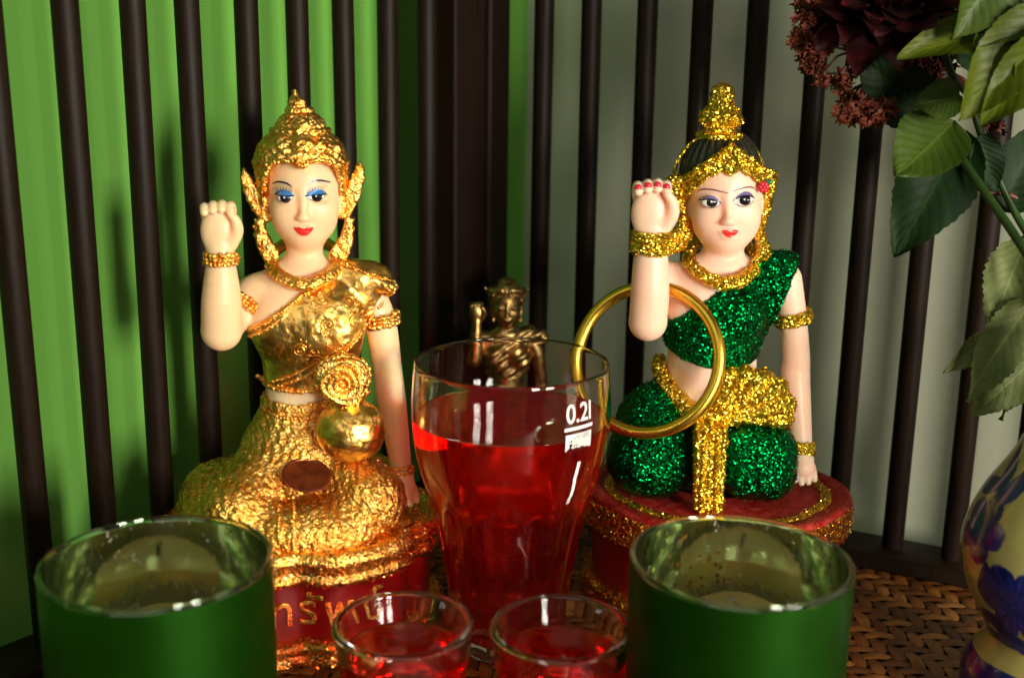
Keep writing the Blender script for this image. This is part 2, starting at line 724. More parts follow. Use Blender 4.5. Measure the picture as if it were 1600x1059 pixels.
MT['glass'] = m_glass('clear_glass', (1, 1, 1), 1.5)
MT['syrup'] = m_liquid('red_drink', (.995, .035, .012), .6, .24)
MT['syrup_small'] = m_liquid('red_syrup', (.97, .010, .006), 1.4, .14)
MT['glass_wet'] = m_glass('glass_against_liquid', (1, 1, 1), 1.119)
MT['print'] = m_plain('white_print', (.85, .84, .80), .4)
_t = NT('worn_copper')
_t.set(Base_Color=_t.ramp(_t.noise(1.5, 4), (.35, (.16, .035, .015)), (.7, (.34, .09, .03))), Metallic=.8, Roughness=.42, Normal=_t.bump(_t.noise(5, 3), .3, .03))
MT['copper'] = _t.m
_t = NT('aged_bronze')
_t.set(Base_Color=_t.ramp(_t.noise(2.2, 4), (.35, (.18, .10, .03)), (.7, (.62, .42, .16))), Metallic=1.0, Roughness=.34, Normal=_t.bump(_t.noise(6, 4), .35, .04))
MT['bronze'] = _t.m


# ------------------------------------------------------------------ the setting: walls, screens, table
def P2(o, d, t, n=(0, 0), off=0):
    return (o[0] + d[0] * t + n[0] * off, o[1] + d[1] * t + n[1] * off)


corner = (0.7, 72.5)
dL = (-0.624, -0.781)
dR = (0.781, -0.624)


def wall(name, d, mat, length, side):
    m = MB()
    nx, ny = (-d[1] * side, d[0] * side)
    N = 2
    p0, p1 = corner, (corner[0] + d[0] * length, corner[1] + d[1] * length)
    c = ((p0[0] + p1[0]) / 2 + nx * 1.5, (p0[1] + p1[1]) / 2 + ny * 1.5)
    m.box((c[0], c[1], 12), (length / 2, 1.5, 62), math.atan2(d[1], d[0]))
    o = m.build(name, mat, smooth=False)
    return tag(o, kind='structure')


wl = wall('wall_green', dL, MT['wall_green'], 110, -1)
tag(wl, 'bright green painted wall behind the left dark wooden screen', 'wall')
wr = wall('wall_grey', dR, MT['wall_grey'], 110, 1)
tag(wr, 'pale grey plastered wall behind the right dark wooden screen', 'wall')

# screens
sL0, sLd = (-4.37, 59.6), (-1.723, -2.157)
sR0, sRd = (1.36, 61.1), (2.437, -1.198)
RAILH, ZT = 0.8, 46


def dowel_mesh():
    prof = [(.44, 0), (.5, .15), (.5, 20), (.5, ZT - RAILH - .15), (.44, ZT - RAILH)]
    m = lathe(prof, 20)
    return m.mesh('dowel', angle=40)


dm = dowel_mesh()


def screen(o0, dd, t_post0, t_post1, tmax, label, red):
    L = math.hypot(*dd)
    ang = math.atan2(dd[1], dd[0])
    root = empty('wooden_screen', (o0[0], o0[1], 0), 0, label, 'screen')
    a, b = t_post1, tmax
    mid = ((a + b) / 2 * dd[0], (a + b) / 2 * dd[1])
    for z, nm in ((RAILH / 2, 'bottom_rail'), (ZT + 1.0, 'top_rail')):
        m = MB()
        m.box((mid[0], mid[1], z), ((b - a) * L / 2, 1.35, RAILH / 2 if z < 5 else 1.0), ang, .12)
        m.build(nm, MT['wood'], root, angle=40)
    pm = ((t_post0 + t_post1) / 2 * dd[0], (t_post0 + t_post1) / 2 * dd[1])
    m = MB()
    m.box((pm[0], pm[1], ZT / 2 + 1), (abs(t_post1 - t_post0) * L / 2 - .03, 1.1, ZT / 2 + 1), ang, .12)
    m.build('post', MT['wood_red'], root, angle=40)
    for t in range(0, tmax):
        d = obj('dowel', dm, MT['wood'], root)
        j = random.uniform(-.03, .03)
        d.location = (dd[0] * (t + j), dd[1] * (t + j), RAILH)
        d.rotation_euler = (random.uniform(-.003, .003), random.uniform(-.003, .003), random.random() * 6)
    return root


screen(sL0, sLd, -1.43, -.32, 13, 'dark wooden screen of round bars in front of the bright green wall', 0)
screen(sR0, sRd, -1.34, -.86, 13, 'dark wooden screen of round bars in front of the pale grey wall', 1)

# table: a wooden board with a woven rattan surface
cL = (sL0[0] + sLd[0] * -1.44, sL0[1] + sLd[1] * -1.44)


table = MB()
poly = [(-1.9, 64.0), (2.437 * 14 + 1.9, 61.1 - 1.198 * 14 + 1.2), (2.437 * 14 + 1.9, 8), (-30, 8), (-4.37 - 1.723 * 14 - 1.0, 59.6 - 2.157 * 14 + 0.8)]
v = [(x, y, -.06) for x, y in poly] + [(x, y, -2.4) for x, y in poly]
table.add(v, [(4, 3, 2, 1, 0), (5, 6, 7, 8, 9)] + [(i, (i + 1) % 5, 5 + (i + 1) % 5, 5 + i) for i in range(5)])
tb = table.build('table_top', MT['wood'], smooth=False)
tag(tb, 'dark table top covered with brown woven rattan strips', 'table', kind='structure')

_t = NT('woven_rattan')
_uv = _t.n('ShaderNodeAttribute', attribute_name='fib').outputs['Vector']
_sep = _t.n('ShaderNodeSeparateXYZ')
_t.t.links.new(_uv, _sep.inputs[0])
_fib = _t.noise(1.0, 5, .65, vec=_t.mapping((1.2, 16, 1), vec=_uv))
_base = _t.ramp(_sep.outputs[2], (0, (.14, .040, .008)), (.45, (.25, .080, .015)), (.8, (.38, .14, .026)), (1, (.48, .20, .045)))
_t.set(Base_Color=_t.mix(_t.ramp(_fib, (.35, (.35, .35, .35)), (.7, (1.1, 1.1, 1.1))), (0, 0, 0, 1), _base, 'MIX'), Roughness=.36,
       Normal=_t.bump(_fib, .6, .04))
MT['rattan'] = _t.m
CELL = .58


def float_piece(axis, rnd):
    """one visible float of a strip, two cells long, arched"""
    n, w = 7, 4
    P = np.zeros((n, w, 3))
    F = np.zeros((n, w, 3))
    for i in range(n):
        s_ = i / (n - 1)
        x = (s_ - .5) * CELL * 2.16
        zc = .09 * math.sin(math.pi * min(max(s_ * 1.16 - .08, 0), 1)) - .045
        for j in range(w):
            u = j / (w - 1) - .5
            y = u * CELL * .93
            z = zc - .05 * (2 * u) ** 4
            P[i, j] = (x, y, z) if axis == 0 else (-y, x, z)
            F[i, j] = (x, u + rnd * 37, rnd)
    m = MB()
    m.grid(P)
    me = m.mesh('rattan_strip')
    at = me.attributes.new('fib', 'FLOAT_VECTOR', 'POINT')
    at.data.foreach_set('vector', F.reshape(-1, 3).ravel().astype(np.float32))
    me.materials.append(MT['rattan'])
    return me, P.reshape(-1, 3), F.reshape(-1, 3)


NV = 10
rnds = [.05, .2, .3, .38, .5, .55, .65, .8, .9, 1.0]
var = [[float_piece(ax, r) for r in rnds] for ax in (0, 1)]


cells = []
for i in range(-54, 64):
    for j in range(16, 110):
        k = (i + j) % 4
        if k == 0:
            ax, cx, cyy = 0, (i + 1) * CELL, (j + .5) * CELL
        elif k == 2:
            ax, cx, cyy = 1, (i + .5) * CELL, (j + 1) * CELL
        else:
            continue
        # keep in front of both screens
        a = (cx - sL0[0]) * (-.781) + (cyy - sL0[1]) * .624
        b = (cx - sR0[0]) * .441 + (cyy - sR0[1]) * .898
        if a > -.5 or b > -.5:
            continue
        cells.append((ax, cx, cyy))


def in_view(x, y):
    d = Vector((x, y, 0)) - Vector((0, 0, 24))
    k = 1850 / d.dot(fw)
    px, py = 800 + k * d.dot(rt2), 529.5 - k * d.dot(up2)
    return (1312 < px < 1560 and 860 < py < 1075 and px < 1560) or (-15 < px < 75 and 1000 < py < 1075)


cells.sort(key=lambda c: (not in_view(c[1], c[2]), c[1] ** 2 + c[2] ** 2))
SV, SF, SA, nn = [], [], [], 0
for idx, (ax, x, y) in enumerate(cells):
    vi = random.choices(range(NV), weights=[3, 3, 2, 2, 2, 2, 2, 1.5, 1, .6])[0]
    me, P, F = var[ax][vi]
    if idx < 298:
        o = obj('rattan_strip', me, None, tb)
        o.location = (x, y, random.uniform(-.012, .012))
        o.rotation_euler = (random.uniform(-.02, .02), random.uniform(-.02, .02), random.uniform(-.03, .03))
    else:
        SV.append(P + np.array([x, y, random.uniform(-.012, .012)]))
        SA.append(F)
        SF.append(np.array([(a * 4 + b, (a + 1) * 4 + b, (a + 1) * 4 + b + 1, a * 4 + b + 1) for a in range(6) for b in range(3)]) + nn)
        nn += 28
me = fast_mesh('rattan_weave', np.concatenate(SV), np.concatenate(SF))
at = me.attributes.new('fib', 'FLOAT_VECTOR', 'POINT')
at.data.foreach_set('vector', np.concatenate(SA).ravel().astype(np.float32))
tag(obj('rattan_weave', me, MT['rattan'], tb), kind='stuff')

# ------------------------------------------------------------------ shared figure builders


def make_hand(V, w, sx, mirror=1, s=1.0):
    """raised hand with curled fingers; w = wrist point. returns nail spots"""
    w = np.array(w, float)

    def q(x, y, z):
        return w + np.array([x * mirror, y, z]) * s
    V.add(ell(q(-.02, .02, .92), np.array([.72, .42, .98]) * s), .25 * s)
    nails = []
    for i, (fx, h) in enumerate(((-.54, -.08), (-.20, .0), (.14, .03), (.46, -.03))):
        pts = [q(fx * .85, .18, 1.25), q(fx, .28, 1.68 + h), q(fx, .10, 1.92 + h), q(fx * .98, -.16, 1.96 + h), q(fx * .96, -.34, 1.80 + h)]
        chain(V, pts, [.2 * s, .20 * s, .19 * s, .175 * s, .155 * s], .07 * s)
        nails.append(q(fx * .97, -.33, 1.91 + h))
    chain(V, [q(.42, -.05, .45), q(.68, -.22, .95), q(.66, -.36, 1.38), q(.50, -.42, 1.62)], [.27 * s, .25 * s, .2 * s, .15 * s], .12 * s)
    return nails


def make_low_hand(V, w, d, s=1.0):
    """hand planted on the base, w = wrist, d = direction to the fingertips"""
    w, d = np.array(w, float), np.array(d, float)
    V.add(cap(w, w + d * .42, .44 * s, .5 * s), .3)
    side = np.array([1, .15, 0.])
    for i, fx in enumerate((-.36, -.12, .12, .35)):
        a = w + d * .42 + side * fx * s
        ln = (.85, 1.0, .95, .78)[i]
        b = w + d * (.42 + .34 * ln) + side * fx * 1.15 * s
        e = w + d * (.42 + .62 * ln) + side * fx * 1.25 * s
        chain(V, [a, b, e], [.2 * s, .18 * s, .13 * s], .05)
    a = w + d * .15 - side * .3 * s
    chain(V, [a, a + d * .25 - side * .28 * s, a + d * .45 - side * .30 * s], [.24 * s, .19 * s, .14 * s], .08)


def figure_body(p, h, lo, hi):
    """one continuous surface: head, neck, torso, arms, hands. Returns volumes (torso only, whole)"""
    V = Vol(lo, hi, h)
    tc = p['torso']
    cx, hw = tc['cx'], tc['hw']
    V.add(ell((cx, .35, 13.2), (hw, 1.30, 2.0)), .3)
    V.add(cap((cx - hw + .75, .35, 14.25), (cx + hw - .65, .35, 14.3), .72, .72), .5)
    V.add(ell((p['neck'][0], .3, 14.85), (1.35, 1.0, .75)), .5)
    V.add(cap((tc['wx'], .35, 11.6), (tc['wx'], .35, 9.0), tc['wr'], tc['wr'] * 1.05), .7)
    for sx in (-1, 1):
        b_ = p.get('bust', 1.0)
        V.add(ell((cx + sx * 1.02, -.72 + .22 * (1 - b_) * 3, 13.0), (.95, .78, .92)), .35 + (1 - b_) * 1.5)
    nx = p['neck']
    V.add(cap((nx[0], .45, 14.4), (nx[0] + nx[1], .40, 16.8), .78, .70), .35)
    torso = V.copy()
    # head
    hx, hy, hz, s = p['head']
    roll = p.get('roll', 0)

    def H(x, y, z):
        a = R(roll)
        return (hx + s * (x * math.cos(a) + z * math.sin(a)), hy + s * y, hz + s * (z * math.cos(a) - x * math.sin(a)))
    rr = (0, roll, 0)
    V.add(ell(H(0, .30, .40), np.array([1.50, 1.60, 1.75]) * s, rr), .0)
    V.add(ell(H(0, -.12, -.90), np.array([1.34, 1.14, 1.26]) * s, rr), .5 * s)
    V.add(ell(H(0, -.55, -1.58), np.array([.56, .58, .52]) * s, rr), .45 * s)
    for sx in (-1, 1):
        V.add(ell(H(sx * .62, -.62, -.62), np.array([.58, .50, .58]) * s, rr), .4 * s)     # cheeks
        V.sub(ell(H(sx * .66, -1.55, .02), np.array([.42, .22, .22]) * s, rr), .28 * s)    # sockets
        V.add(ell(H(sx * .67, -1.10, -.02), np.array([.38, .26, .24]) * s, rr), .10 * s)   # eyeballs
        V.add(ell(H(sx * 1.42, .25, -.35), np.array([.14, .36, .56]) * s, rr), .1 * s)     # ears
        V.add(ell(H(sx * .17, -1.40, -.83), np.array([.13, .13, .10]) * s, rr), .09 * s)   # nostrils
    V.add(cap(H(0, -1.17, .25), H(0, -1.45, -.72), .11 * s, .15 * s), .24 * s)
    V.add(ell(H(0, -1.49, -.78), np.array([.16, .16, .14]) * s, rr), .10 * s)
    V.add(ell(H(0, -1.20, -1.22), np.array([.36, .17, .11]) * s, rr), .10 * s)
    V.add(ell(H(0, -1.17, -1.42), np.array([.27, .16, .10]) * s, rr), .10 * s)
    # raised arm
    ar = p['arm_up']
    chain(V, ar['upper'], ar['ru'], .35)
    chain(V, ar['fore'], ar['rf'], .25)
    nails = make_hand(V, ar['wrist'], 1, 1, ar.get('s', 1.0))
    al = p['arm_low']
    chain(V, al['pts'], al['r'], .35)
    make_low_hand(V, al['pts'][-1], al['dir'])
    return torso, V, nails, H


def strip_decal(name, V, xs, up_, lo_, off, mat, parent, nv=5, ref=None):
    """paint layer between two curves (x -> z) lying on the front surface of V"""
    xs = np.asarray(xs, float)
    P = np.zeros((len(xs), nv, 3))
    for j in range(nv):
        t = j / (nv - 1)
        z = up_ * (1 - t) + lo_ * t
        P[:, j, 0] = xs
        P[:, j, 2] = z
        P[:, j, 1] = V.surf_y(xs, z) - off
    m = MB()
    m.grid(P)
    return m.build(name, mat, parent)


def disc_decal(name, V, cx, cz, rx, rz, off, mat, parent, clipf=None):
    m = MB()
    P = np.zeros((7, 25, 3))
    for i in range(7):
        r = i / 6
        a = np.linspace(0, 2 * math.pi, 25)
        x, z = cx + rx * r * np.cos(a), cz + rz * r * np.sin(a)
        if clipf is not None:
            z = np.minimum(z, clipf(x))
        P[i, :, 0], P[i, :, 2] = x, z
        P[i, :, 1] = V.surf_y(x, z) - off
    m.grid(P)
    return m.build(name, mat, parent)


def curve_fn(pts, n):
    P = interp_profile(pts, n)
    return P[:, 0], P[:, 1]


def brow_decal(V, pts, w, off, mat, parent):
    x, z = curve_fn(pts, 8)
    n = len(x)
    t = np.linspace(0, 1, n)
    ww = w * np.sin(math.pi * np.clip(t * .94 + .03, 0, 1)) ** .6
    return strip_decal('eyebrow', V, x, z + ww / 2, z - ww / 2, off, mat, parent, 3)


def surf_path(V, pts, off=0.0, n=6):
    """smooth curve through (x,z) points lying on V's front"""
    P = interp_profile(pts, n)
    y = V.surf_y(P[:, 0], P[:, 1]) - off
    return np.stack([P[:, 0], y, P[:, 1]], 1)


def resample(P, step):
    d = np.r_[0, np.cumsum(np.linalg.norm(np.diff(P, axis=0), axis=1))]
    t = np.arange(0, d[-1], step)
    return np.stack([np.interp(t, d, P[:, i]) for i in range(3)], 1)


def bead_rope(name, P, r, mat, parent, step=None, jitter=.02, kind='stuff', tube=True):
    m = MB()
    Q = resample(np.asarray(P, float), step or r * 1.55)
    if tube and len(Q) > 1:
        m.tube(Q, r * .62, 8)
    for q in Q:
        m.sphere(q + rng.normal(0, jitter, 3), r * rng.uniform(.85, 1.15), 7, 5)
    return tag(m.build(name, mat, parent), kind=kind)


def flakes(me, n, size, lift, seed, name, mat, parent, cond=None, tilt=.55):
    """real glitter flakes glued on a surface"""
    g = np.random.default_rng(seed)
    nf = len(me.polygons)
    cen = np.empty(nf * 3, np.float32)
    me.polygons.foreach_get('center', cen)
    cen = cen.reshape(-1, 3)
    nor = np.empty(nf * 3, np.float32)
    me.polygons.foreach_get('normal', nor)
    nor = nor.reshape(-1, 3)
    ar = np.empty(nf, np.float32)
    me.polygons.foreach_get('area', ar)
    w = ar * (nor[:, 1] < .35)
    if cond is not None:
        w = w * cond(cen)
    k = g.choice(nf, n, p=w / w.sum())
    c = cen[k] + g.normal(0, .03, (n, 3))
    nn_ = nor[k] + g.normal(0, tilt, (n, 3))
    nn_ /= np.linalg.norm(nn_, axis=1)[:, None]
    c = c + nor[k] * g.uniform(.0, lift, n)[:, None]
    t = np.cross(nn_, g.normal(0, 1, (n, 3)))
    t /= np.linalg.norm(t, axis=1)[:, None] + 1e-9
    b = np.cross(nn_, t)
    s = size * .62 * g.uniform(.6, 1.25, n)[:, None]
    hexa = [(math.cos(a), math.sin(a)) for a in [k2 * math.pi / 3 for k2 in range(6)]]
    v = np.stack([c + s * (x * t + y * b) for x, y in hexa], 1).reshape(-1, 3)
    f = (np.arange(n)[:, None] * 6 + np.arange(6)[None])
    m2 = fast_mesh(name, v, f, smooth=False)
    ca = m2.attributes.new('rnd', 'FLOAT', 'FACE')
    ca.data.foreach_set('value', g.random(n).astype(np.float32))
    return tag(obj(name, m2, mat, parent), kind='stuff')


def m_flake(name, *stops):
    t = NT(name)
    a = t.n('ShaderNodeAttribute', attribute_name='rnd').outputs['Fac']
    t.set(Base_Color=t.ramp(a, *stops), Metallic=1.0, Roughness=.22)
    return t.m


MT['fl_gold'] = m_flake('gold_flake', (0, (.75, .38, .02)), (.5, (1, .62, .05)), (1, (1, .85, .3)))
MT['fl_green'] = m_flake('green_flake', (0, (0, .06, .012)), (.6, (.0, .28, .06)), (1, (.08, .80, .22)))
MT['fl_red'] = m_flake('red_gold_flake', (0, (.45, .02, .01)), (.6, (.7, .12, .03)), (1, (1, .55, .1)))
MT['fl_foil'] = m_flake('leaf_fleck', (0, (.8, .30, .03)), (.5, (1, .58, .12)), (1, (1, .8, .4)))


def statue_base(root, a, bf, bb, mats, notch=.09, n=180, right=False):
    """scalloped plinth: bottom trim, red band, upper trim, plate"""
    th = np.arange(n) * 2 * math.pi / n
    s_, c_ = np.sin(th), np.cos(th)

    def outline(off):
        b = np.where(s_ < 0, bf, bb)
        r = 1 / np.sqrt((c_ / a) ** 2 + (s_ / b) ** 2)
        for ph, w, k in ((-90, .17, 1), (-150, .12, .45), (-30, .12, .45), (90, .2, .6)):
            d = np.angle(np.exp(1j * (th - R(ph))))
            r = r * (1 - notch * k * np.exp(-(d / w) ** 2))
        return np.stack([(r + off) * c_, (r + off) * s_], 1)

    def band(name, prof, mat, capt=False, capb=False, disp=None, sub=2):
        prof = interp_profile(prof, sub)
        v = np.concatenate([np.c_[outline(o), np.full(n, z)] for o, z in prof])
        m = len(prof)
        k, i = np.meshgrid(np.arange(m - 1), np.arange(n), indexing='ij')
        j = (i + 1) % n
        f = np.stack([k * n + i, k * n + j, (k + 1) * n + j, (k + 1) * n + i], -1).reshape(-1, 4)
        me = fast_mesh(name, v, f)
        if disp is not None:
            nr = np.empty(len(v) * 3, np.float32)
            me.vertex_normals.foreach_get('vector', nr)
            v = v + nr.reshape(-1, 3) * disp(v)[:, None]
            me.vertices.foreach_set('co', v.astype(np.float32).ravel())
            me.update()
        return obj(name, me, mat, root)
    dd = rough((.05, 3.5), (.035, 7))
    band('bottom_trim', [(-.5, .0), (.0, .0), (.12, .25), (.10, .6), (.14, .85), (-.02, 1.05), (-.35, 1.1)], mats['trim'], disp=dd, sub=4)
    band('side_band', [(-.34, 1.0), (-.30, 1.4), (-.28, 2.4), (-.24, 3.2), (-.15, 3.6)], mats['red'], sub=3)
    if not right:
        band('upper_trim', [(-.30, 3.5), (.0, 3.5), (.16, 3.7), (.06, 3.95), (.14, 4.2), (.22, 4.5), (.08, 4.78), (-.10, 4.86), (-.45, 4.82)], mats['trim'], disp=dd, sub=4)
    else:
        band('upper_trim', [(-.30, 3.5), (.0, 3.5), (.10, 3.7), (.12, 4.2), (.14, 4.6), (.10, 4.85)], mats['trim'], disp=dd, sub=4)
        band('rim_ridge', [(.10, 4.84), (.06, 5.0), (-.12, 5.07), (-.5, 5.0), (-.62, 4.93)], mats['plate'], sub=4)
    # plate
    prof = [(-.44, 4.83), (-.62, 4.78), (-1.2, 4.80), (-2.5, 4.82), (-4, 4.83)] if not right else [(-.6, 4.94), (-.75, 4.9), (-1.5, 4.9), (-2.5, 4.9), (-4, 4.9)]
    o = band('plate', prof, mats['plate'], sub=3, disp=rough((.03, 2.5)) if not right else None)
    return outline


def ring_pts(c, r, axis=(0, 0, 1), n=40, ry=None):
    ax = Vector(axis).normalized()
    q = Vector((0, 0, 1)).rotation_difference(ax)
    ry = ry or r
    return np.array([list(Vector(c) + q @ Vector((r * math.cos(a), ry * math.sin(a), 0))) for a in [2 * math.pi * i / n for i in range(n)]])


def bead_band(name, c, r, width, mat, parent, axis=(0, 0, 1), rows=3, br=.12, ry=None):
    """bracelet of bead rows over a plain band"""
    m = MB()
    ax = np.array(Vector(axis).normalized())
    for k in range(rows):
        o = (k - (rows - 1) / 2) / max(rows - 1, 1) * (width - br)
        P = ring_pts(np.array(c) + ax * o, r, axis, max(16, int(2 * math.pi * r / (br * 1.5))), ry)
        m.tube(P, br * .8, 8, closed=True)
        for q in P:
            m.sphere(q + (q - np.array(c)) * .05 + rng.normal(0, .02, 3), br * rng.uniform(.8, 1.2), 7, 5)
    return tag(m.build(name, mat, parent), kind='stuff')


def spiral_relief(V, spots, parent, mat, r=.30, w=.035, name='swirl_relief'):
    m = MB()
    for (x, z, s) in spots:
        t = np.linspace(0, 1, 34)
        a = s * t * 2 * math.pi * 1.9 + x * 3
        rr = r * (1 - .85 * t)
        X, Z = x + rr * np.cos(a), z + rr * np.sin(a)
        P = np.stack([X, V.surf_y(X, Z) - .02, Z], 1)
        m.tube(P, w, 6)
        for k in range(5):
            b = a[0] + .5 * k - 1
            P0 = np.array([[x + (r + .05) * math.cos(b), 0, z + (r + .05) * math.sin(b)], [x + (r + .22) * math.cos(b + .25), 0, z + (r + .22) * math.sin(b + .25)]])
            P0[:, 1] = V.surf_y(P0[:, 0], P0[:, 2]) - .02
            m.tube(P0, [w, w * .5], 6)
    return tag(m.build(name, mat, parent), kind='stuff')


def spin2(cx, cy_, prof, sy=1.0):
    f, lo, hi = spin(cx, cy_, prof)
    return (lambda X, Y, Z: f(X, cy_ + (Y - cy_) / sy, Z)), lo, hi


# ================================================================== LEFT STATUE (gold)
FL = R(8)
SL = empty('figurine', (-8.7, 46.8, 0), FL,
           'kneeling beckoning lady figurine in crumpled gold leaf with tall gold crown and blue eyelids', 'figurine')
outL = statue_base(SL, 5.6, 5.05, 4.3, dict(trim=MT['foil'], red=MT['red_lacquer'], plate=MT['foil_skirt']))

pL = dict(bust=.6, torso=dict(cx=.33, hw=2.28, wx=.05, wr=1.42), neck=(.30, .05), head=(.39, .12, 18.12, .97), roll=0,
          arm_up=dict(upper=[(-1.75, .3, 14.1), (-2.35, -.1, 13.4), (-2.9, -1.2, 12.9)], ru=[.72, .66, .7],
                      fore=[(-2.93, -1.35, 12.95), (-2.84, -1.5, 14.2), (-2.80, -1.5, 15.5), (-2.79, -1.5, 16.05)], rf=[.76, .76, .58, .50], wrist=(-2.78, -1.5, 15.98), s=.98),
          arm_low=dict(pts=[(2.7, .3, 14.2), (3.3, .2, 12.9), (3.62, .25, 10.6), (3.72, .2, 9.6), (4.05, -.4, 7.0), (4.12, -.6, 6.3)], r=[.72, .66, .60, .62, .46, .40], dir=(.16, -.55, -1.0)))
torsoL, VL, nailsL, HL = figure_body(pL, .05, (-4.3, -3.3, 4.6), (5.4, 2.4, 20.6))
bodyL = obj('body', VL.mesh('body'), MT['wax_y'], SL)


def fL(px, py):
    return .36 + (px - 474.5) * .0244, 18.12 - (py - 310) * .0244


def paint_face(V, parent, f, lids, brows, lips, lid_mat, brow_mat, iris, shadow=None, lash=True, bw=.075, lid_k=.28):
    for (x0, x1, ztop, zmid, zbot, tilt, ix, iz, ir) in lids:
        n = 24
        t = np.linspace(0, 1, n)
        a = np.sin(math.pi * t)
        px = x0 + (x1 - x0) * t
        base = zmid + tilt * (t - .5)
        py_top = base - (zmid - ztop) * a ** .75
        py_lid = base - (zmid - ztop) * lid_k * a ** .8
        py_bot = base + (zbot - zmid) * a ** .8
        X = np.array([f(p, q)[0] for p, q in zip(px, base)])
        zt = np.array([f(p, q)[1] for p, q in zip(px, py_top)])
        zl = np.array([f(p, q)[1] for p, q in zip(px, py_lid)])
        zb = np.array([f(p, q)[1] for p, q in zip(px, py_bot)])
        strip_decal('eye_white', V, X, zl, zb, .008, MT['white_paint'], parent)
        cx, cz = f(ix, iz)
        ey = disc_decal('iris', V, cx, cz, ir, ir * 1.0, .014, MT['black_paint'], parent, lambda x: np.interp(x, X, zl))
        disc_decal('eye_glint', V, cx - .03, cz + .03, ir * .16, ir * .18, .02, MT['white_paint'], parent)
        strip_decal('eyelid', V, X, zt, zl, .012, lid_mat, parent)
        strip_decal('eyeliner', V, X, zl + .022, zl - .028, .018, MT['black_paint'], parent, 3)
        strip_decal('eyeliner', V, X[2:-1], zb[2:-1] + .016, zb[2:-1] - .014, .016, MT['brow'], parent, 3)
        if lash:
            m = MB()
            for k in range(7):
                i = int(3 + k * 2.8)
                x, z = X[i], zt[i]
                dx = (t[i] - .5) * .12
                xs = np.array([x, x + dx])
                zs = np.array([z - .02, z + .12])
                P = np.stack([xs, V.surf_y(xs, zs) - .02, zs], 1)
                m.tube(P, [.011, .005], 5)
            tag(m.build('eyelashes', MT['black_paint'], parent), kind='stuff')
    for b in brows:
        brow_decal(V, [f(*q) for q in b], bw, .012, brow_mat, parent)
    if shadow:
        for (pts, w) in shadow:
            x, z = curve_fn([f(*q) for q in pts], 8)
            e_ = w * np.sin(math.pi * np.linspace(.04, .96, len(x)))
            strip_decal('eyeshadow', V, x, z + e_, z - e_, .006, MT['grey_lid'], parent)
    (x0, x1, y0, ym, y1) = lips
    n = 25
    t = np.linspace(0, 1, n)
    px = x0 + (x1 - x0) * t
    top = y0 + 1.6 * np.exp(-((t - .5) / .10) ** 2) + .8 * np.sin(math.pi * t) ** 2 * 0 - 1.0 * np.sin(2 * math.pi * np.clip(t, 0, 1)) ** 2 * .8
    bot = y0 + (y1 - y0) * np.sin(math.pi * t) ** .7
    X = np.array([f(p, q)[0] for p, q in zip(px, top)])
    zt = np.array([f(p, q)[1] for p, q in zip(px, top)])
    zb = np.array([f(p, q)[1] for p, q in zip(px, bot)])
    strip_decal('lips', V, X, np.maximum(zt, zb), zb, .014, MT['lip'], parent, 7)


paint_face(VL, SL, fL,
           [(430, 462, 298.5, 307, 316.5, 1.0, 448, 310.5, .20), (479, 513, 297.5, 306, 315, -2.5, 497.5, 308.6, .20)],
           [[(426, 292), (433, 287.5), (441, 286.5), (450, 288), (457, 292), (459, 295.5)], [(484, 290.5), (488, 286.5), (495, 284), (504, 283.8), (513, 286), (520, 288.5)]],
           (459, 491, 357.8, 360, 371.5), MT['blue_lid'], MT['black_paint'], .16,
           shadow=[([(427, 299), (440, 293.5), (452, 295), (459, 300)], .10), ([(483, 297), (492, 291), (504, 290.5), (515, 294)], .10)], lid_k=.02)
for q in nailsL:
    m = MB()
    m.sphere(q, (.10, .07, .06), 10, 8)
    m.build('fingernail', MT['nail_soft'], SL)

for o in list(SL.children):
    if o.name.startswith(('upper_trim', 'bottom_trim', 'plate')):
        flakes(o.data, 4500 if 'trim' in o.name else 2500, .06, .05, len(o.name), 'gold_flecks', MT['fl_foil'], o, tilt=.5)

# crown
VC = Vol((-2.4, -2.2, 16.2), (3.3, 2.6, 22.6), .05)
VC.add(spin2(.31, .45, [(1.62, 17.2), (1.78, 18.2), (1.87, 19.2), (1.84, 19.55), (1.70, 19.95), (1.46, 20.28), (1.16, 20.5), (1.02, 20.6), (.96, 20.85), (.82, 21.05), (.58, 21.25), (.36, 21.38), (.3, 21.45)], .95), .0)
VC.add(ell((.2, .35, 21.62), (.36, .36, .27)), .08)
VC.add(cap((.16, .33, 21.8), (.13, .3, 22.12), .2, .07), .08)
for z, r in ((20.58, 1.10), (21.36, .42), (19.35, 1.83)):
    for a in range(0, 360, 9):
        VC.add(ell((.31 + r * math.cos(R(a)), .45 + r * .95 * math.sin(R(a)), z), (.12, .12, .11)), .05)
VC.add(ell((.42, -.62, 20.75), (.34, .22, .50), (-25, 0, 0)), .08)     # front leaf
VC.add(ell((.42, -1.02, 20.15), (.42, .22, .42), (-35, 0, 0)), .08)
for sx in (-1, 1):
    VC.add(ell((.38 + sx * .72, -.80, 20.1), (.30, .2, .40), (-35, sx * 25, 0)), .08)
    VC.add(ell((.38 + sx * 1.25, -.45, 19.9), (.26, .22, .34), (-30, sx * 35, 0)), .08)


def face_open(X, Y, Z):
    u = np.abs(X - .39)
    ztop = 19.42 - .22 * np.exp(-(u / .22) ** 2) - .0 * u
    top = Z - (ztop - .45 * np.maximum(u - .75, 0) ** 2 * 2.2)
    w = u - np.interp(Z, [15, 16.5, 18.0, 18.8, 19.4], [1.2, 1.50, 1.58, 1.50, 1.2])
    return np.maximum(np.maximum(top, w), Y - .30)


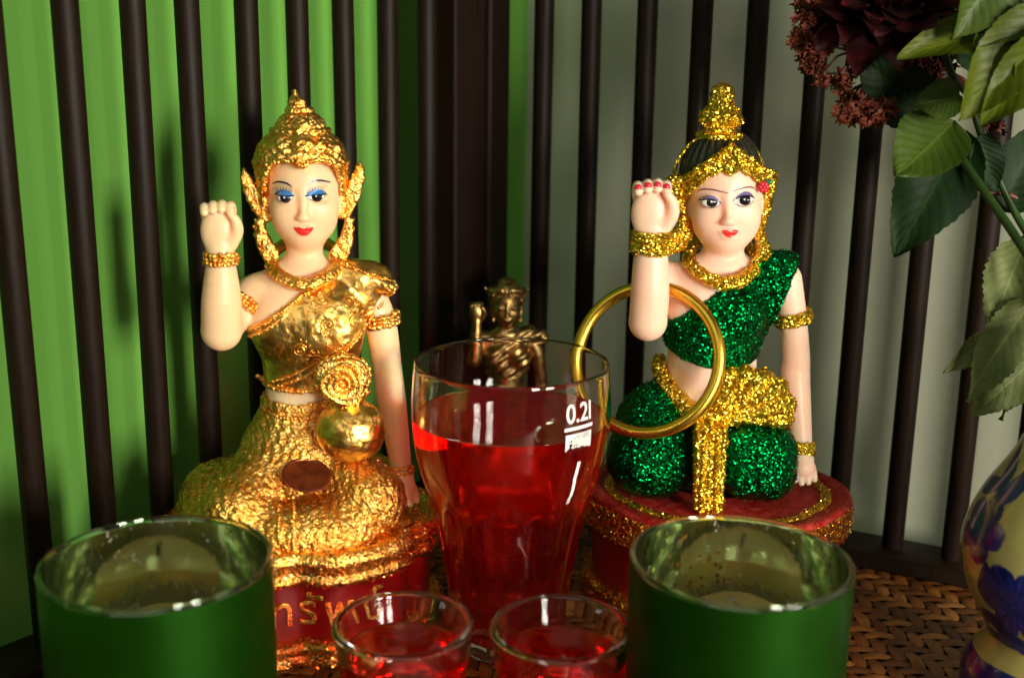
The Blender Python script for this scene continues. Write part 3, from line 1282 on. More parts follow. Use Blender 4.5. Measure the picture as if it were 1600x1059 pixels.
VC.sub((face_open, np.array([-1.2, -2.2, 16.0]), np.array([2.0, .32, 19.6])), .06)
VC.sub((lambda X, Y, Z: Z - 17.6 + .0 * X + .0 * Y, np.array([-2.4, -2.2, 16.]), np.array([3.2, 2.6, 17.6])), .05)
crownL = obj('crown', VC.mesh('crown', lambda P: rough((.03, 4), (.03, 9))(P) + .035 * np.sin(P[:, 2] * 17) * np.sin(np.arctan2(P[:, 1] - .45, P[:, 0] - .31) * 22)), MT['foil'], SL)
# beaded brow edge
t = np.linspace(-1, 1, 33)
bx = .39 + 1.50 * t
bz = np.where(abs(t) < .9, 19.50 - .22 * np.exp(-((bx - .39) / .22) ** 2) - .99 * np.maximum(abs(bx - .39) - .75, 0) ** 2, 18.9)
edge = np.stack([bx, VC.surf_y(bx, bz + .10) - .02, bz + .05], 1)
edge = np.concatenate([[[-1.08, -.1, 18.1], [-1.06, -.25, 18.6]], edge[1:-1], [[1.84, -.25, 18.6], [1.86, -.1, 18.1]]])
bead_rope('crown_edge', edge, .095, MT['foil'], crownL)
# flame ear ornaments


def flame(parent, base, tip, w, side, barbs=4, y=.25):
    V = Vol((min(base[0], tip[0]) - 1.0, y - .5, base[2] - .7), (max(base[0], tip[0]) + 1.0, y + .5, tip[2] + .6), .045)
    b, tp = np.array(base, float), np.array(tip, float)
    for i in range(6):
        s0, s1 = i / 6, (i + 1) / 6
        bend = np.array([side * .18, 0, 0])
        p0 = b + (tp - b) * s0 + bend * math.sin(math.pi * s0)
        p1 = b + (tp - b) * s1 + bend * math.sin(math.pi * s1)
        V.add(cap(p0, p1, w * (1 - s0) ** .7 * .5 + .05, w * (1 - s1) ** .7 * .5 + .05), .1)
    for i in range(barbs):
        s0 = .1 + i * .2
        p0 = b + (tp - b) * s0 + np.array([side * .18 * math.sin(math.pi * s0), 0, 0])
        V.add(cap(p0, p0 + np.array([side * (.40 * (1 - s0) + .1), 0, .32]), .15, .05), .06)
        V.add(cap(p0, p0 + np.array([-side * (.20 * (1 - s0)), 0, .25]), .13, .05), .06)
    V.clip(lambda X, Y, Z: np.abs(Y - y) - .16, .08)
    return obj('ear_ornament', V.mesh('ear_ornament', rough((.035, 4), (.03, 9))), MT['foil'], parent)


flame(SL, (-1.12, .25, 17.4), (-1.93, .25, 19.1), .75, -1)
flame(SL, (1.88, .25, 17.5), (2.62, .25, 19.4), .75, 1)
flame(SL, (-1.0, .1, 15.7), (-1.30, .1, 17.3), .6, -1, y=.1)
flame(SL, (1.65, .1, 15.6), (2.1, .1, 17.3), .65, 1, y=.1)

# sash over the left shoulder and chest
VS = torsoL.copy()
VS.add(cap((1.6, .25, 15.0), (3.2, .2, 14.65), .52, .5), .3)
VS.add(cap((2.6, .1, 14.5), (2.95, .05, 13.4), .75, .45), .3)
VS.add(rbox((3.45, -.05, 14.45), (.55, .5, .14), .08, (0, 22, 0)), .15)
VS.add(ell((1.2, -.55, 12.4), (1.3, .75, 1.7)), .8)
VS.a = VS.a - .10
UZ = lambda X: np.interp(X, [-3, -2.2, -1.2, -.4, .5, 1.3, 1.9, 4], [12.4, 12.7, 13.35, 13.9, 14.55, 15.2, 15.7, 15.8])
VS.clip(lambda X, Y, Z: (Z - UZ(X)) * .75, .06)
VS.clip(lambda X, Y, Z: 10.25 - Z, .06)
VS.clip(lambda X, Y, Z: (X - np.interp(Z, [10, 12.6, 13.4, 14.6], [2.1, 2.65, 3.1, 4.3])) * .9 + 0 * Y, .06)
sash = obj('sash', VS.mesh('sash', rough((.04, 1.5), (.02, 5))), MT['foil_smooth'], SL)
e1 = surf_path(VS, [(-2.0, 12.72), (-1.2, 13.22), (-.4, 13.78), (.5, 14.42), (1.3, 15.05), (1.8, 15.4)], .03)
e2 = surf_path(VS, [(3.9, 14.35), (3.4, 13.75), (2.75, 12.95), (2.1, 12.2), (1.2, 11.55), (.2, 10.95), (-.9, 10.5)], .05)
hem = surf_path(VS, [(-1.75, 10.55), (-1.3, 10.42), (-.6, 10.36), (.4, 10.36), (1.3, 10.5), (1.8, 10.6)], .05)
for P, r in ((e1, .085), (e1 + [0.03, 0, -.27], .06), (e2, .085), (e2 + [-.16, -.02, .22], .06), (hem, .10)):
    bead_rope('sash_trim', P, r, MT['foil'], sash)
bead_rope('sash_trim', surf_path(VS, [(1.9, 15.35), (2.7, 15.05), (3.4, 14.8), (3.95, 14.5)], .05), .085, MT['foil'], sash)
spiral_relief(VS, [(2.0, 13.9, 1), (1.25, 13.15, -1), (2.35, 13.2, 1), (.1, 12.1, 1), (.75, 11.6, -1), (1.0, 14.2, 1)], sash, MT['foil_smooth'])

# necklace


def necklace(parent, cx, cyy, z_front, z_back, rx, ry, w, mat, name='necklace'):
    V = Vol((cx - rx - .8, cyy - ry - .8, z_front - .9), (cx + rx + .8, cyy + ry + .8, z_back + .9), .045)
    n = 44
    P = []
    for i in range(n + 1):
        a = 2 * math.pi * i / n
        P.append((cx + rx * math.sin(a), cyy - ry * math.cos(a), z_front + (z_back - z_front) * (.5 - .5 * math.cos(a)) ** .8))
    for i in range(n):
        V.add(cap(P[i], P[i + 1], w * (.75 + .25 * math.cos(2 * math.pi * i / n) ** 2)), .05)
    for i in range(n):
        c = (np.array(P[i]) + P[i + 1]) / 2
        d = np.array([c[0] - cx, c[1] - cyy, -.5])
        d /= np.linalg.norm(d)
        V.add(ell(c + d * w * .8, (w * .42,) * 3), .04)
    return V


VN = necklace(SL, .36, .25, 14.72, 16.0, 1.32, 1.55, .27, None)
obj('necklace', VN.mesh('necklace', rough((.04, 5), (.03, 10))), MT['foil'], SL)

# bracelets
bead_band('bracelet', (-2.79, -1.5, 15.85), .56, .42, MT['foil'], SL, (0.02, 0, 1), 3, .115, .52)
bead_band('armlet', (-2.18, -.08, 13.75), .72, .40, MT['foil'], SL, (.75, .55, .95), 3, .12)
bead_band('armlet', (3.30, .2, 12.95), .72, .46, MT['foil'], SL, (-.12, 0, 1), 3, .13)
bead_band('bracelet', (4.08, -.5, 6.55), .46, .32, MT['foil'], SL, (-.1, .3, 1), 2, .10)

# skirt
VK = Vol((-5.4, -5.0, 4.4), (5.2, 3.6, 10.3), .055)
VK.add(cap((-.05, .35, 9.3), (-.15, .25, 6.6), 1.62, 2.9), 0)
VK.add(cap((-.9, -.5, 6.9), (-2.5, -2.6, 5.8), 1.45, 1.45), .5)
VK.add(cap((1.3, -.4, 7.0), (2.7, -2.3, 6.0), 1.4, 1.5), .45)
VK.add(ell((-2.6, .3, 5.5), (2.5, 2.6, 1.5)), .5)
VK.add(ell((.2, -2.9, 5.1), (2.9, 1.75, 1.35)), .5)
VK.add(ell((2.2, .4, 5.6), (2.2, 2.0, 1.4)), .5)
VK.add(ell((-3.4, -1.6, 5.2), (1.5, 1.9, .9)), .4)
VK.sub(cap((-.55, -2.2, 7.1), (-.55, -4.9, 5.9), .14, .16), .15)
VK.clip(lambda X, Y, Z: 4.6 - Z)
VK.clip(lambda X, Y, Z: Z - (9.75 + .08 * (X + .1) ** 2))


def scales(P):
    """pressed textile pattern: rows of little scales"""
    u = P[:, 0] * 3.4 + .3 * np.sin(P[:, 2] * 2)
    w = (P[:, 2] - .55 * P[:, 1]) * 3.6
    return .035 * np.sin(w * 2 * math.pi / 1.3) * np.sin(u * 2 * math.pi / 1.3 + np.floor(w / 1.3) * math.pi)


rs = rough((.05, 1.2), (.02, 4), (.03, 9))
skirt = obj('skirt', VK.mesh('skirt', lambda P: rs(P) + scales(P)), MT['foil_skirt'], SL)
bead_rope('skirt_trim', surf_path(VK, [(-1.55, 9.45), (-.9, 9.3), (0, 9.25), (.9, 9.3), (1.4, 9.4)], .05), .10, MT['foil'], skirt)
bead_rope('skirt_trim', surf_path(VK, [(-.85, 7.2), (-.85, 6.6), (-.82, 6.1), (-.8, 5.6), (-.8, 5.2)], .03), .075, MT['foil'], skirt)
bead_rope('skirt_trim', surf_path(VK, [(-.25, 7.2), (-.25, 6.6), (-.25, 6.1), (-.25, 5.6), (-.25, 5.2)], .03), .075, MT['foil'], skirt)
flakes(skirt.data, 9000, .045, .05, 3, 'gold_flecks', MT['fl_foil'], skirt, tilt=.45)

# money bag and rose held at the waist
VB = Vol((.2, -4.3, 7.2), (4.0, -.6, 12.4), .05)
VB.add(ell((2.03, -2.35, 9.02), (1.36, 1.25, 1.28)), 0)
VB.add(cap((1.9, -2.3, 10.0), (1.85, -2.2, 10.6), .55, .6), .3)
for i in range(9):
    a = i * 2 * math.pi / 9
    VB.add(cap((1.85 + .35 * math.cos(a), -2.3 + .35 * math.sin(a), 10.1), (1.85 + .8 * math.cos(a), -2.3 + .75 * math.sin(a), 10.6), .14, .17), .1)
bag = obj('money_bag', VB.mesh('money_bag', rough((.03, 1.5), (.02, 5))), MT['foil_smooth'], SL)
bead_rope('bag_cord', ring_pts((1.9, -2.32, 10.12), .60, (0, 0, 1), 30), .085, MT['foil'], bag)
# rose: coiled petals on a dome
m = MB()
rc = np.array([1.78, -2.75, 11.2])
nn_, na = 46, 96
P = np.zeros((nn_, na + 1, 3))
for i in range(nn_):
    r = 1.0 * i / (nn_ - 1)
    for j in range(na + 1):
        a = 2 * math.pi * j / na
        ph = (r / .23 - a / (2 * math.pi)) % 1.0
        petal = 1 + .05 * math.sin(3 * a + 6 * r) * r * 2
        h = .55 * math.sqrt(max(0, 1 - (r * .97) ** 2)) + .20 * (ph ** 2.2) * min(1, r * 4 + .3) * (1 - .25 * r)
        P[i, j] = rc + np.array([r * petal * math.cos(a), -h, r * petal * math.sin(a)])
m.grid(P)
rose = m.build('rose_ornament', MT['foil'], SL)
ringp = [rc + np.array([1.0 * (1 + .05 * math.sin(3 * a + 6)) * math.cos(a), .05, 1.0 * (1 + .05 * math.sin(3 * a + 6)) * math.sin(a)]) for a in np.linspace(0, 2 * math.pi, 50)]
bead_rope('rose_edge', ringp, .13, MT['foil'], rose, jitter=.03)
m = MB()
m.sphere(rc + [0, .45, 0], (.95, .8, .95), 24, 14)
m.build('rose_back', MT['foil'], rose)

# raised gold lettering on the red band
fc = bpy.data.curves.new('lettering', 'FONT')
fc.body = '\u0e17\u0e23\u0e31\u0e1e\u0e22\u0e4c'
fc.size = 1.7
fc.extrude = .05
fc.bevel_depth = .035
fc.space_character = 1.15
fo = link(bpy.data.objects.new('lettering', fc))
bpy.context.view_layer.update()
dg = bpy.context.evaluated_depsgraph_get()
tm = bpy.data.meshes.new_from_object(fo.evaluated_get(dg), depsgraph=dg)
bpy.data.objects.remove(fo)


def wrap_outline(me, outl, x0, z0, off):
    """bend flat text along the plinth outline; x0 = arc position measured from the front notch"""
    O = outl(off)
    n = len(O)
    k0 = int(np.argmin(np.hypot(O[:, 0], O[:, 1] - O[:, 1].min())))
    k0 = int(round(n * .75))
    idx = [(k0 + i) % n for i in range(-n // 4, n // 4)]
    Q = O[idx]
    d = np.r_[0, np.cumsum(np.linalg.norm(np.diff(Q, axis=0), axis=1))]
    d -= d[n // 4]
    for v_ in me.vertices:
        s_ = v_.co.x + x0
        x, y = np.interp(s_, d, Q[:, 0]), np.interp(s_, d, Q[:, 1])
        x2, y2 = np.interp(s_ + .05, d, Q[:, 0]), np.interp(s_ + .05, d, Q[:, 1])
        tx, ty = x2 - x, y2 - y
        L = math.hypot(tx, ty)
        nx, ny = ty / L, -tx / L
        v_.co = Vector((x + nx * v_.co.z, y + ny * v_.co.z, v_.co.y + z0))


wrap_outline(tm, outL, -1.35, 1.8, -.25)
obj('lettering', tm, MT['foil'], SL)

# copper coin lying on the lap
fl8 = Matrix.Rotation(FL, 4, 'Z')
coin = lathe([(.0, -.06), (.92, -.06), (.98, -.03), (.98, .03), (.94, .06), (.86, .06), (.84, .035), (.0, .035)], 48).build('coin', MT['copper'], angle=40)
tag(coin, 'dark copper coin resting flat on the lap of the gold figurine', 'coin')
yl = -2.85
coin.matrix_world = Matrix.Translation(Vector((-8.7, 46.8, 0))) @ fl8 @ Matrix.Translation((.28, yl, 7.38)) @ Matrix.Rotation(R(22), 4, 'X') @ Matrix.Rotation(R(9), 4, 'Y')

# ================================================================== RIGHT STATUE (green glitter)
FR = R(-5)
SR = empty('figurine', (9.2, 49.6, 0), FR,
           'kneeling beckoning lady figurine in green glitter dress with gold glitter belt and black hair', 'figurine')
statue_base(SR, 5.75, 5.1, 4.4, dict(trim=MT['glit_red'], red=MT['red_lacquer'], plate=MT['pink_paint']), notch=.05, right=True)
for o in [c for c in SR.children if c.name.startswith('upper_trim')]:
    flakes(o.data, 5000, .05, .06, 11, 'gold_flakes', MT['fl_gold'], o)


def gold_ring(parent, k, w, name):
    th = np.linspace(0, 2 * math.pi, 160)
    m = MB()
    P = []
    for rr in (k - w, k - w * .4, k + w * .4, k + w):
        b = np.where(np.sin(th) < 0, 5.1, 4.4)
        r = 1 / np.sqrt((np.cos(th) / 5.75) ** 2 + (np.sin(th) / b) ** 2) + rr
        for ph, ww, kk in ((-90, .17, 1), (-150, .12, .45), (-30, .12, .45), (90, .2, .6)):
            d = np.angle(np.exp(1j * (th - R(ph))))
            r = r * (1 - .05 * kk * np.exp(-(d / ww) ** 2))
        z = 4.93 + (.07 if abs(rr - k) < w * .6 else 0)
        P.append(np.stack([r * np.cos(th), r * np.sin(th), np.full_like(th, z)], 1))
    m.grid(np.array(P))
    o = m.build(name, MT['glit_gold'], parent)
    flakes(o.data, 2500, .05, .06, int(w * 100), 'gold_flakes', MT['fl_gold'], o)


for o in list(SR.children):
    if o.name.startswith(('plate', 'rim_ridge')):
        flakes(o.data, 1300, .05, .01, 41, 'glitter_dust', MT['fl_red'], o, tilt=.3)
gold_ring(SR, -1.0, .24, 'gold_ring')

pR = dict(torso=dict(cx=-.50, hw=2.50, wx=-.50, wr=1.90), neck=(-.28, .08), head=(-.33, .10, 17.88, 1.06), roll=-4.5,
          arm_up=dict(upper=[(-3.05, .35, 14.15), (-3.35, -.3, 13.1), (-3.40, -1.8, 12.75)], ru=[.95, .72, .70],
                      fore=[(-3.40, -2.0, 12.93), (-3.37, -2.1, 14.2), (-3.39, -2.05, 15.4), (-3.39, -2.0, 16.3)], rf=[.79, .79, .72, .62], wrist=(-3.41, -2.0, 16.3), s=1.16),
          arm_low=dict(pts=[(2.35, .3, 14.35), (2.80, .2, 12.9), (3.12, .3, 11.0), (3.16, .3, 10.0), (3.45, -.4, 7.6), (3.52, -.6, 6.8)], r=[.78, .60, .58, .62, .48, .42], dir=(.12, -.55, -1.0)))
torsoR, VR, nailsR, HR = figure_body(pR, .05, (-5.0, -3.4, 4.9), (5.0, 2.4, 20.8))
bodyR = obj('body', VR.mesh('body'), MT['wax_p'], SR)


def fR(px, py):
    return -.33 + (px - 1138) * .0256 + (py - 315.5) * .0013, 17.85 - (py - 315.5) * .026 + (px - 1138) * .0006


paint_face(VR, SR, fR,
           [(1093, 1127.5, 306.5, 317, 326, 3.0, 1113, 316.5, .225), (1146.5, 1181, 300.5, 312.5, 323.5, -4.0, 1165, 313, .225)],
           [[(1089, 305), (1093, 300.5), (1099, 298), (1108, 297), (1118, 298), (1129, 300.5), (1139.5, 302)],
            [(1144, 300.5), (1152, 297.5), (1162, 295), (1170, 294), (1178, 295), (1182, 298), (1184, 302)]],
           (1128.5, 1155.5, 361.3, 363, 372.8), MT['violet_lid'], MT['brow_thin'], .18, lash=False, bw=.055, lid_k=.5)
for q in nailsR:
    m = MB()
    m.sphere(q + np.array([0, -.05, .03]), (.155, .10, .15), 12, 8)
    m.build('fingernail', MT['nail'], SR)

# hair cap
VH = Vol((-3.4, -2.4, 16.4), (2.6, 3.0, 21.2), .05)
VH.add(ell(HR(-.10, .55, .75), np.array([1.66, 1.65, 1.95]) * 1.06, (0, -3.5, 0)), 0)
VH.sub((lambda X, Y, Z: np.maximum((Z - 18.9) + (Y + .9) * .9 + 0 * X, Y - 1.0), np.array([-3.4, -2.4, 16.4]), np.array([2.6, 1.0, 21.2])), .05)
hs = lambda P: .03 * np.sin((np.arctan2(P[:, 0] + .6, P[:, 1] - .6 + 1e-6)) * 26)
obj('hair', VH.mesh('hair', hs), MT['hair'], SR)

# tiara
VT = Vol((-3.4, -2.4, 16.6), (2.6, 1.6, 21.0), .045)
VT.add(ell((-.40, .42, 18.55), (1.93, 1.83, 2.1), (0, -3, 0)), 0)
tx0 = -.30


def t_up(X):
    u = np.abs(X - tx0)
    return np.interp(u, [0, .25, .8, 1.3, 1.8, 2.1, 2.4], [20.22, 20.0, 19.62, 19.25, 18.85, 18.6, 18.3]) - (X - tx0) * -.05


def t_lo(X):
    u = np.abs(X - tx0)
    return np.interp(u, [0, .15, .35, .9, 1.3, 1.6, 1.9, 2.1], [18.90, 19.0, 19.10, 18.80, 18.42, 18.0, 17.5, 17.3]) - (X - tx0) * -.06


VT.clip(lambda X, Y, Z: np.maximum(Z - t_up(X), t_lo(X) - Z) * .8 + 0 * Y, .08)
VT.clip(lambda X, Y, Z: Y - .55 + 0 * X, .05)
VT.sub(ell((-.35, .42, 18.4), (1.62, 1.50, 1.95)), .05)
for u in np.linspace(-1.9, 1.9, 15):
    x = tx0 + u
    z = float(t_up(x)) - .12
    y = float(VT.surf_y(np.array([x]), np.array([z - .1]))[0])
    VT.add(ell((x, y, z), (.15, .12, .17)), .05)
tiara = obj('tiara', VT.mesh('tiara', rough((.05, 4), (.04, 8))), MT['glit_gold'], SR)
flakes(tiara.data, 4500, .055, .07, 5, 'gold_flakes', MT['fl_gold'], tiara)
# top knot ornament and thin band over the hair
VO = Vol((-1.9, -.9, 19.8), (.6, 1.7, 23.0), .045)
kx, ky = -.66, .42
VO.add(spin2(kx, ky, [(.95, 20.25), (.98, 20.45), (.70, 20.62), (.62, 20.8), (.80, 21.0), (.84, 21.25), (.66, 21.5), (.52, 21.7), (.47, 21.9), (.50, 22.1), (.42, 22.35), (.22, 22.52), (.05, 22.56)]), 0)
for a in range(0, 360, 40):
    VO.add(ell((kx + .74 * math.cos(R(a)), ky + .74 * math.sin(R(a)), 21.1), (.18, .18, .34)), .06)
knot = obj('top_knot_ornament', VO.mesh('top_knot_ornament', rough((.05, 4), (.04, 8))), MT['glit_gold'], SR)
flakes(knot.data, 2600, .055, .07, 6, 'gold_flakes', MT['fl_gold'], knot)
m = MB()
th = np.linspace(0, math.pi, 30)
m.tube(np.stack([-.62 - 1.88 * np.cos(th), np.full(30, .35), 18.6 + 1.90 * np.sin(th)], 1), .075, 8)
hb = m.build('hair_band', MT['glit_gold'], SR)
flakes(hb.data, 700, .05, .05, 8, 'gold_flakes', MT['fl_gold'], hb)


def glitter_chain(name, parent, pts, rads, seed, n, k=.1, mat='glit_gold', fl='fl_gold', h=.045, ds=((.04, 4), (.04, 8))):
    pts = [np.array(p, float) for p in pts]
    r = max(rads)
    lo = np.min(pts, axis=0) - r - .3
    hi = np.max(pts, axis=0) + r + .3
    V = Vol(lo, hi, h)
    chain(V, pts, rads, k)
    o = obj(name, V.mesh(name, rough(*ds)), MT[mat], parent)
    flakes(o.data, n, .055, .07, seed, 'glitter_flakes', MT[fl], o)
    return o


# side bands that run from the tiara behind the ears, and the ear pendants
glitter_chain('side_band', SR, [(-2.45, .1, 18.35), (-2.25, .0, 17.9), (-2.12, .05, 17.3), (-1.95, .1, 16.7), (-1.75, .1, 16.2)], [.42, .34, .22, .22, .2], 21, 900)
glitter_chain('side_band', SR, [(1.50, .1, 18.75), (1.50, .1, 18.2), (1.42, .2, 17.5), (1.28, .2, 16.9), (1.15, .1, 16.3)], [.34, .22, .2, .2, .2], 22, 800)
glitter_chain('earring', SR, [(-2.05, -.25, 16.9), (-2.15, -.3, 16.5), (-2.45, -.3, 16.15), (-2.42, -.3, 15.75), (-2.05, -.3, 15.9), (-1.85, -.3, 16.4)], [.2, .24, .26, .26, .22, .18], 23, 1100)
glitter_chain('earring', SR, [(1.15, -.2, 16.4), (1.30, -.25, 16.0), (1.38, -.25, 15.6), (1.15, -.3, 15.3)], [.2, .26, .30, .22], 24, 900)
# necklace
VN = necklace(SR, -.27, .22, 14.45, 15.9, 1.40, 1.62, .29, None)
nk = obj('necklace', VN.mesh('necklace', rough((.04, 5), (.04, 9))), MT['glit_gold'], SR)
flakes(nk.data, 2600, .055, .07, 9, 'gold_flakes', MT['fl_gold'], nk)
# red flower with green leaf at the temple
m = MB()
fc_ = np.array([1.12, -.85, 18.42])
for i in range(6):
    a = i * math.pi / 3
    m.sphere(fc_ + np.array([.13 * math.cos(a), 0, .13 * math.sin(a)]), (.12, .08, .12), 8, 6)
m.sphere(fc_ + [0, -.06, 0], (.09, .07, .09), 8, 6)
m.build('temple_flower', m_plain('red_flower_paint', (.6, .01, .03), .35), SR)
m = MB()
m.sphere(fc_ + [.24, .05, .2], (.17, .06, .12), 10, 6)
m.build('temple_leaf', m_plain('green_leaf_paint', (.01, .16, .03), .35), SR)

# green glitter top over the left shoulder
VG = torsoR.copy()
VG.add(cap((1.0, .25, 15.0), (2.4, .25, 14.75), .62, .72), .35)
VG.add(cap((2.30, .3, 14.55), (2.62, .15, 13.3), .90, .84), .3)
VG.a = VG.a - .13
UZ2 = lambda X: np.interp(X, [-3.4, -2.9, -2.2, -1.4, -.6, .2, .9, 1.3, 4], [11.9, 12.3, 12.9, 13.45, 13.9, 14.4, 15.2, 15.9, 16.0])
VG.clip(lambda X, Y, Z: (Z - UZ2(X)) * .75 + 0 * Y, .08)
VG.clip(lambda X, Y, Z: (np.interp(X, [-3.2, -2.2, -1.0, 0, 1.0, 2.0, 3], [11.6, 11.15, 10.85, 10.80, 10.95, 11.3, 12.6]) - Z) * .9 + 0 * Y, .12)
VG.clip(lambda X, Y, Z: (13.3 - Z - (2.2 - X) * 3) * .3 + 0 * Y, .1)
top = obj('draped_top', VG.mesh('draped_top', rough((.05, 1.5), (.035, 5))), MT['glit_green'], SR)
flakes(top.data, 26000, .055, .08, 12, 'green_flakes', MT['fl_green'], top)

# trousers
VP = Vol((-5.3, -4.6, 4.7), (4.2, 3.4, 11.0), .055)
VP.add(ell((-.6, .5, 8.5), (2.7, 1.9, 2.2)), 0)
VP.add(ell((-2.65, -.5, 8.1), (1.75, 1.7, 1.8)), .3)
VP.add(ell((-2.95, -1.4, 6.55), (1.95, 1.8, 1.55)), .5)
VP.add(cap((-2.2, -.8, 8.4), (-3.2, -2.0, 6.6), 1.1, 1.1), .5)
VP.add(ell((-3.05, -1.0, 7.35), (1.62, 1.75, 1.7)), .6)
VP.add(rbox((1.50, -1.2, 6.75), (1.62, 1.95, 1.62), 1.2, (-14, 0, 0)), .4)
VP.add(cap((.4, .2, 8.4), (1.5, -.9, 7.2), 1.4, 1.3), .3)
VP.add(ell((-.6, .8, 6.2), (3.9, 2.6, 1.5)), .3)
VP.sub(cap((-1.15, -3.6, 7.6), (-1.0, -3.4, 5.2), .26, .3), .25)
VP.clip(lambda X, Y, Z: 4.75 - Z)
VP.clip(lambda X, Y, Z: Z - np.interp(X, [-3.2, -2, -.9, .5, 2.2], [10.3, 9.5, 9.0, 9.3, 10.4]) + 0 * Y, .1)
trs = obj('trousers', VP.mesh('trousers', rough((.07, 1.2), (.04, 4))), MT['glit_green'], SR)
flakes(trs.data, 36000, .055, .08, 13, 'green_flakes', MT['fl_green'], trs)

# belt, knot and hanging sash end
VQ = Vol((-3.6, -4.4, 4.7), (3.6, 2.6, 11.3), .05)
bp = [(-2.75, .6, 10.55), (-2.72, -.2, 10.2), (-2.3, -1.05, 9.65), (-1.6, -1.65, 9.05), (-.8, -2.05, 8.75), (0, -2.1, 9.0)]
chain(VQ, bp, [.30, .33, .38, .46, .50, .45], .15)
obelt = obj('belt', VQ.mesh('belt', rough((.06, 3), (.04, 8))), MT['glit_gold'], SR)
flakes(obelt.data, 3500, .055, .08, 14, 'gold_flakes', MT['fl_gold'], obelt)
VW = Vol((-1.6, -4.2, 7.4), (3.4, .6, 11.6), .05)
VW.add(ell((1.25, -1.7, 9.7), (1.55, .95, 1.22), (0, 12, 0)), 0)
VW.add(ell((2.1, -1.7, 9.1), (.85, .75, .75)), .3)
VW.add(ell((.1, -1.9, 9.3), (.85, .7, .85)), .3)
VW.add(ell((.8, -1.6, 10.55), (1.1, .6, .42), (0, 5, 0)), .2)
knotf = obj('sash_knot', VW.mesh('sash_knot', lambda P: .07 * np.sin(np.arctan2(P[:, 2] - 8.9, P[:, 0] + .6) * 24) + rough((.05, 3), (.04, 8))(P)), MT['glit_gold'], SR)
flakes(knotf.data, 6500, .06, .09, 15, 'gold_flakes', MT['fl_gold'], knotf)
VE = Vol((-1.8, -4.6, 4.7), (.6, -1.0, 9.4), .05)
VE.add(rbox((-.62, -2.55, 8.3), (.72, .45, .55), .2, (20, 0, 0)), 0)
chain(VE, [(-.30, -2.75, 8.0), (-.30, -3.15, 6.6), (-.26, -3.25, 5.3)], [.38, .36, .34], .2)
chain(VE, [(-.95, -2.75, 8.0), (-.92, -3.15, 6.6), (-.86, -3.25, 5.3)], [.38, .36, .34], .2)
se = obj('sash_end', VE.mesh('sash_end', lambda P: .035 * np.sin(P[:, 0] * 22) + rough((.05, 3), (.03, 8))(P)), MT['glit_gold'], SR)
flakes(se.data, 4000, .055, .08, 16, 'gold_flakes', MT['fl_gold'], se)


def glitter_band(name, c, r, w, axis, seed, n, th=.13, ry=None):
    m = MB()
    ax = np.array(Vector(axis).normalized())
    for k in (-1, -.33, .33, 1):
        m.tube(ring_pts(np.array(c) + ax * k * w * .4, r * (1.02 - .03 * abs(k)), axis, 40, ry), th, 10, closed=True)
    me = m.mesh(name)
    nr = np.empty(len(me.vertices) * 3, np.float32)
    me.vertex_normals.foreach_get('vector', nr)
    v = np.empty(len(me.vertices) * 3, np.float32)
    me.vertices.foreach_get('co', v)
    v = v.reshape(-1, 3)
    v = v + nr.reshape(-1, 3) * rough((.06, 3), (.04, 7))(v)[:, None]
    me.vertices.foreach_set('co', v.ravel())
    o = obj(name, me, MT['glit_gold'], SR)
    flakes(me, n, .055, .07, seed, 'gold_flakes', MT['fl_gold'], o)


glitter_band('bracelet', (-3.39, -2.0, 16.2), .73, .85, (.03, 0, 1), 31, 2200, .15, .66)
glitter_band('armlet', (2.86, .2, 12.75), .70, .42, (-.25, 0, 1), 32, 1000)
glitter_band('bracelet', (3.50, -.5, 7.10), .48, .45, (-.1, .3, 1), 33, 900, .12)

# golden bangle hanging on the raised arm
BM = MB()
n, sg = 150, 18
Rm, rm = 3.08, .27
v = []
for i in range(n):
    a = 2 * math.pi * i / n
    for j in range(sg):
        b = 2 * math.pi * j / sg
        v.append(((Rm + rm * math.cos(b)) * math.cos(a), rm * math.sin(b), (Rm + rm * math.cos(b)) * math.sin(a)))
BM.add(v, [(i * sg + j, ((i + 1) % n) * sg + j, ((i + 1) % n) * sg + (j + 1) % sg, i * sg + (j + 1) % sg) for i in range(n) for j in range(sg)])
_t = NT('chased_gold')
_a = _t.n('ShaderNodeSeparateXYZ')
_t.t.links.new(_t.oc, _a.inputs[0])
_ang = _t.math('ARCTAN2', _a.outputs[2], _a.outputs[0])
_w = _t.math('SINE', _t.math('MULTIPLY', _t.math('ADD', _ang, _t.math('MULTIPLY', _a.outputs[1], .25)), 230.0))
_t.set(Base_Color=(.86, .52, .06, 1), Metallic=1.0, Roughness=.24, Normal=_t.bump(_t.math('ADD', _w, _t.noise(5, 3)), .16, .02))
bang = BM.build('bangle', _t.m)
tag(bang, 'slim chased gold bangle hanging on the raised arm of the green glitter figurine', 'bangle')
bang.matrix_world = (Matrix.Translation((9.2, 49.6, 0)) @ Matrix.Rotation(FR, 4, 'Z') @ Matrix.Translation((-3.38, -2.0, 11.25))
                     @ Matrix.Rotation(R(-20), 4, 'Z') @ Matrix.Rotation(R(-20), 4, 'X'))

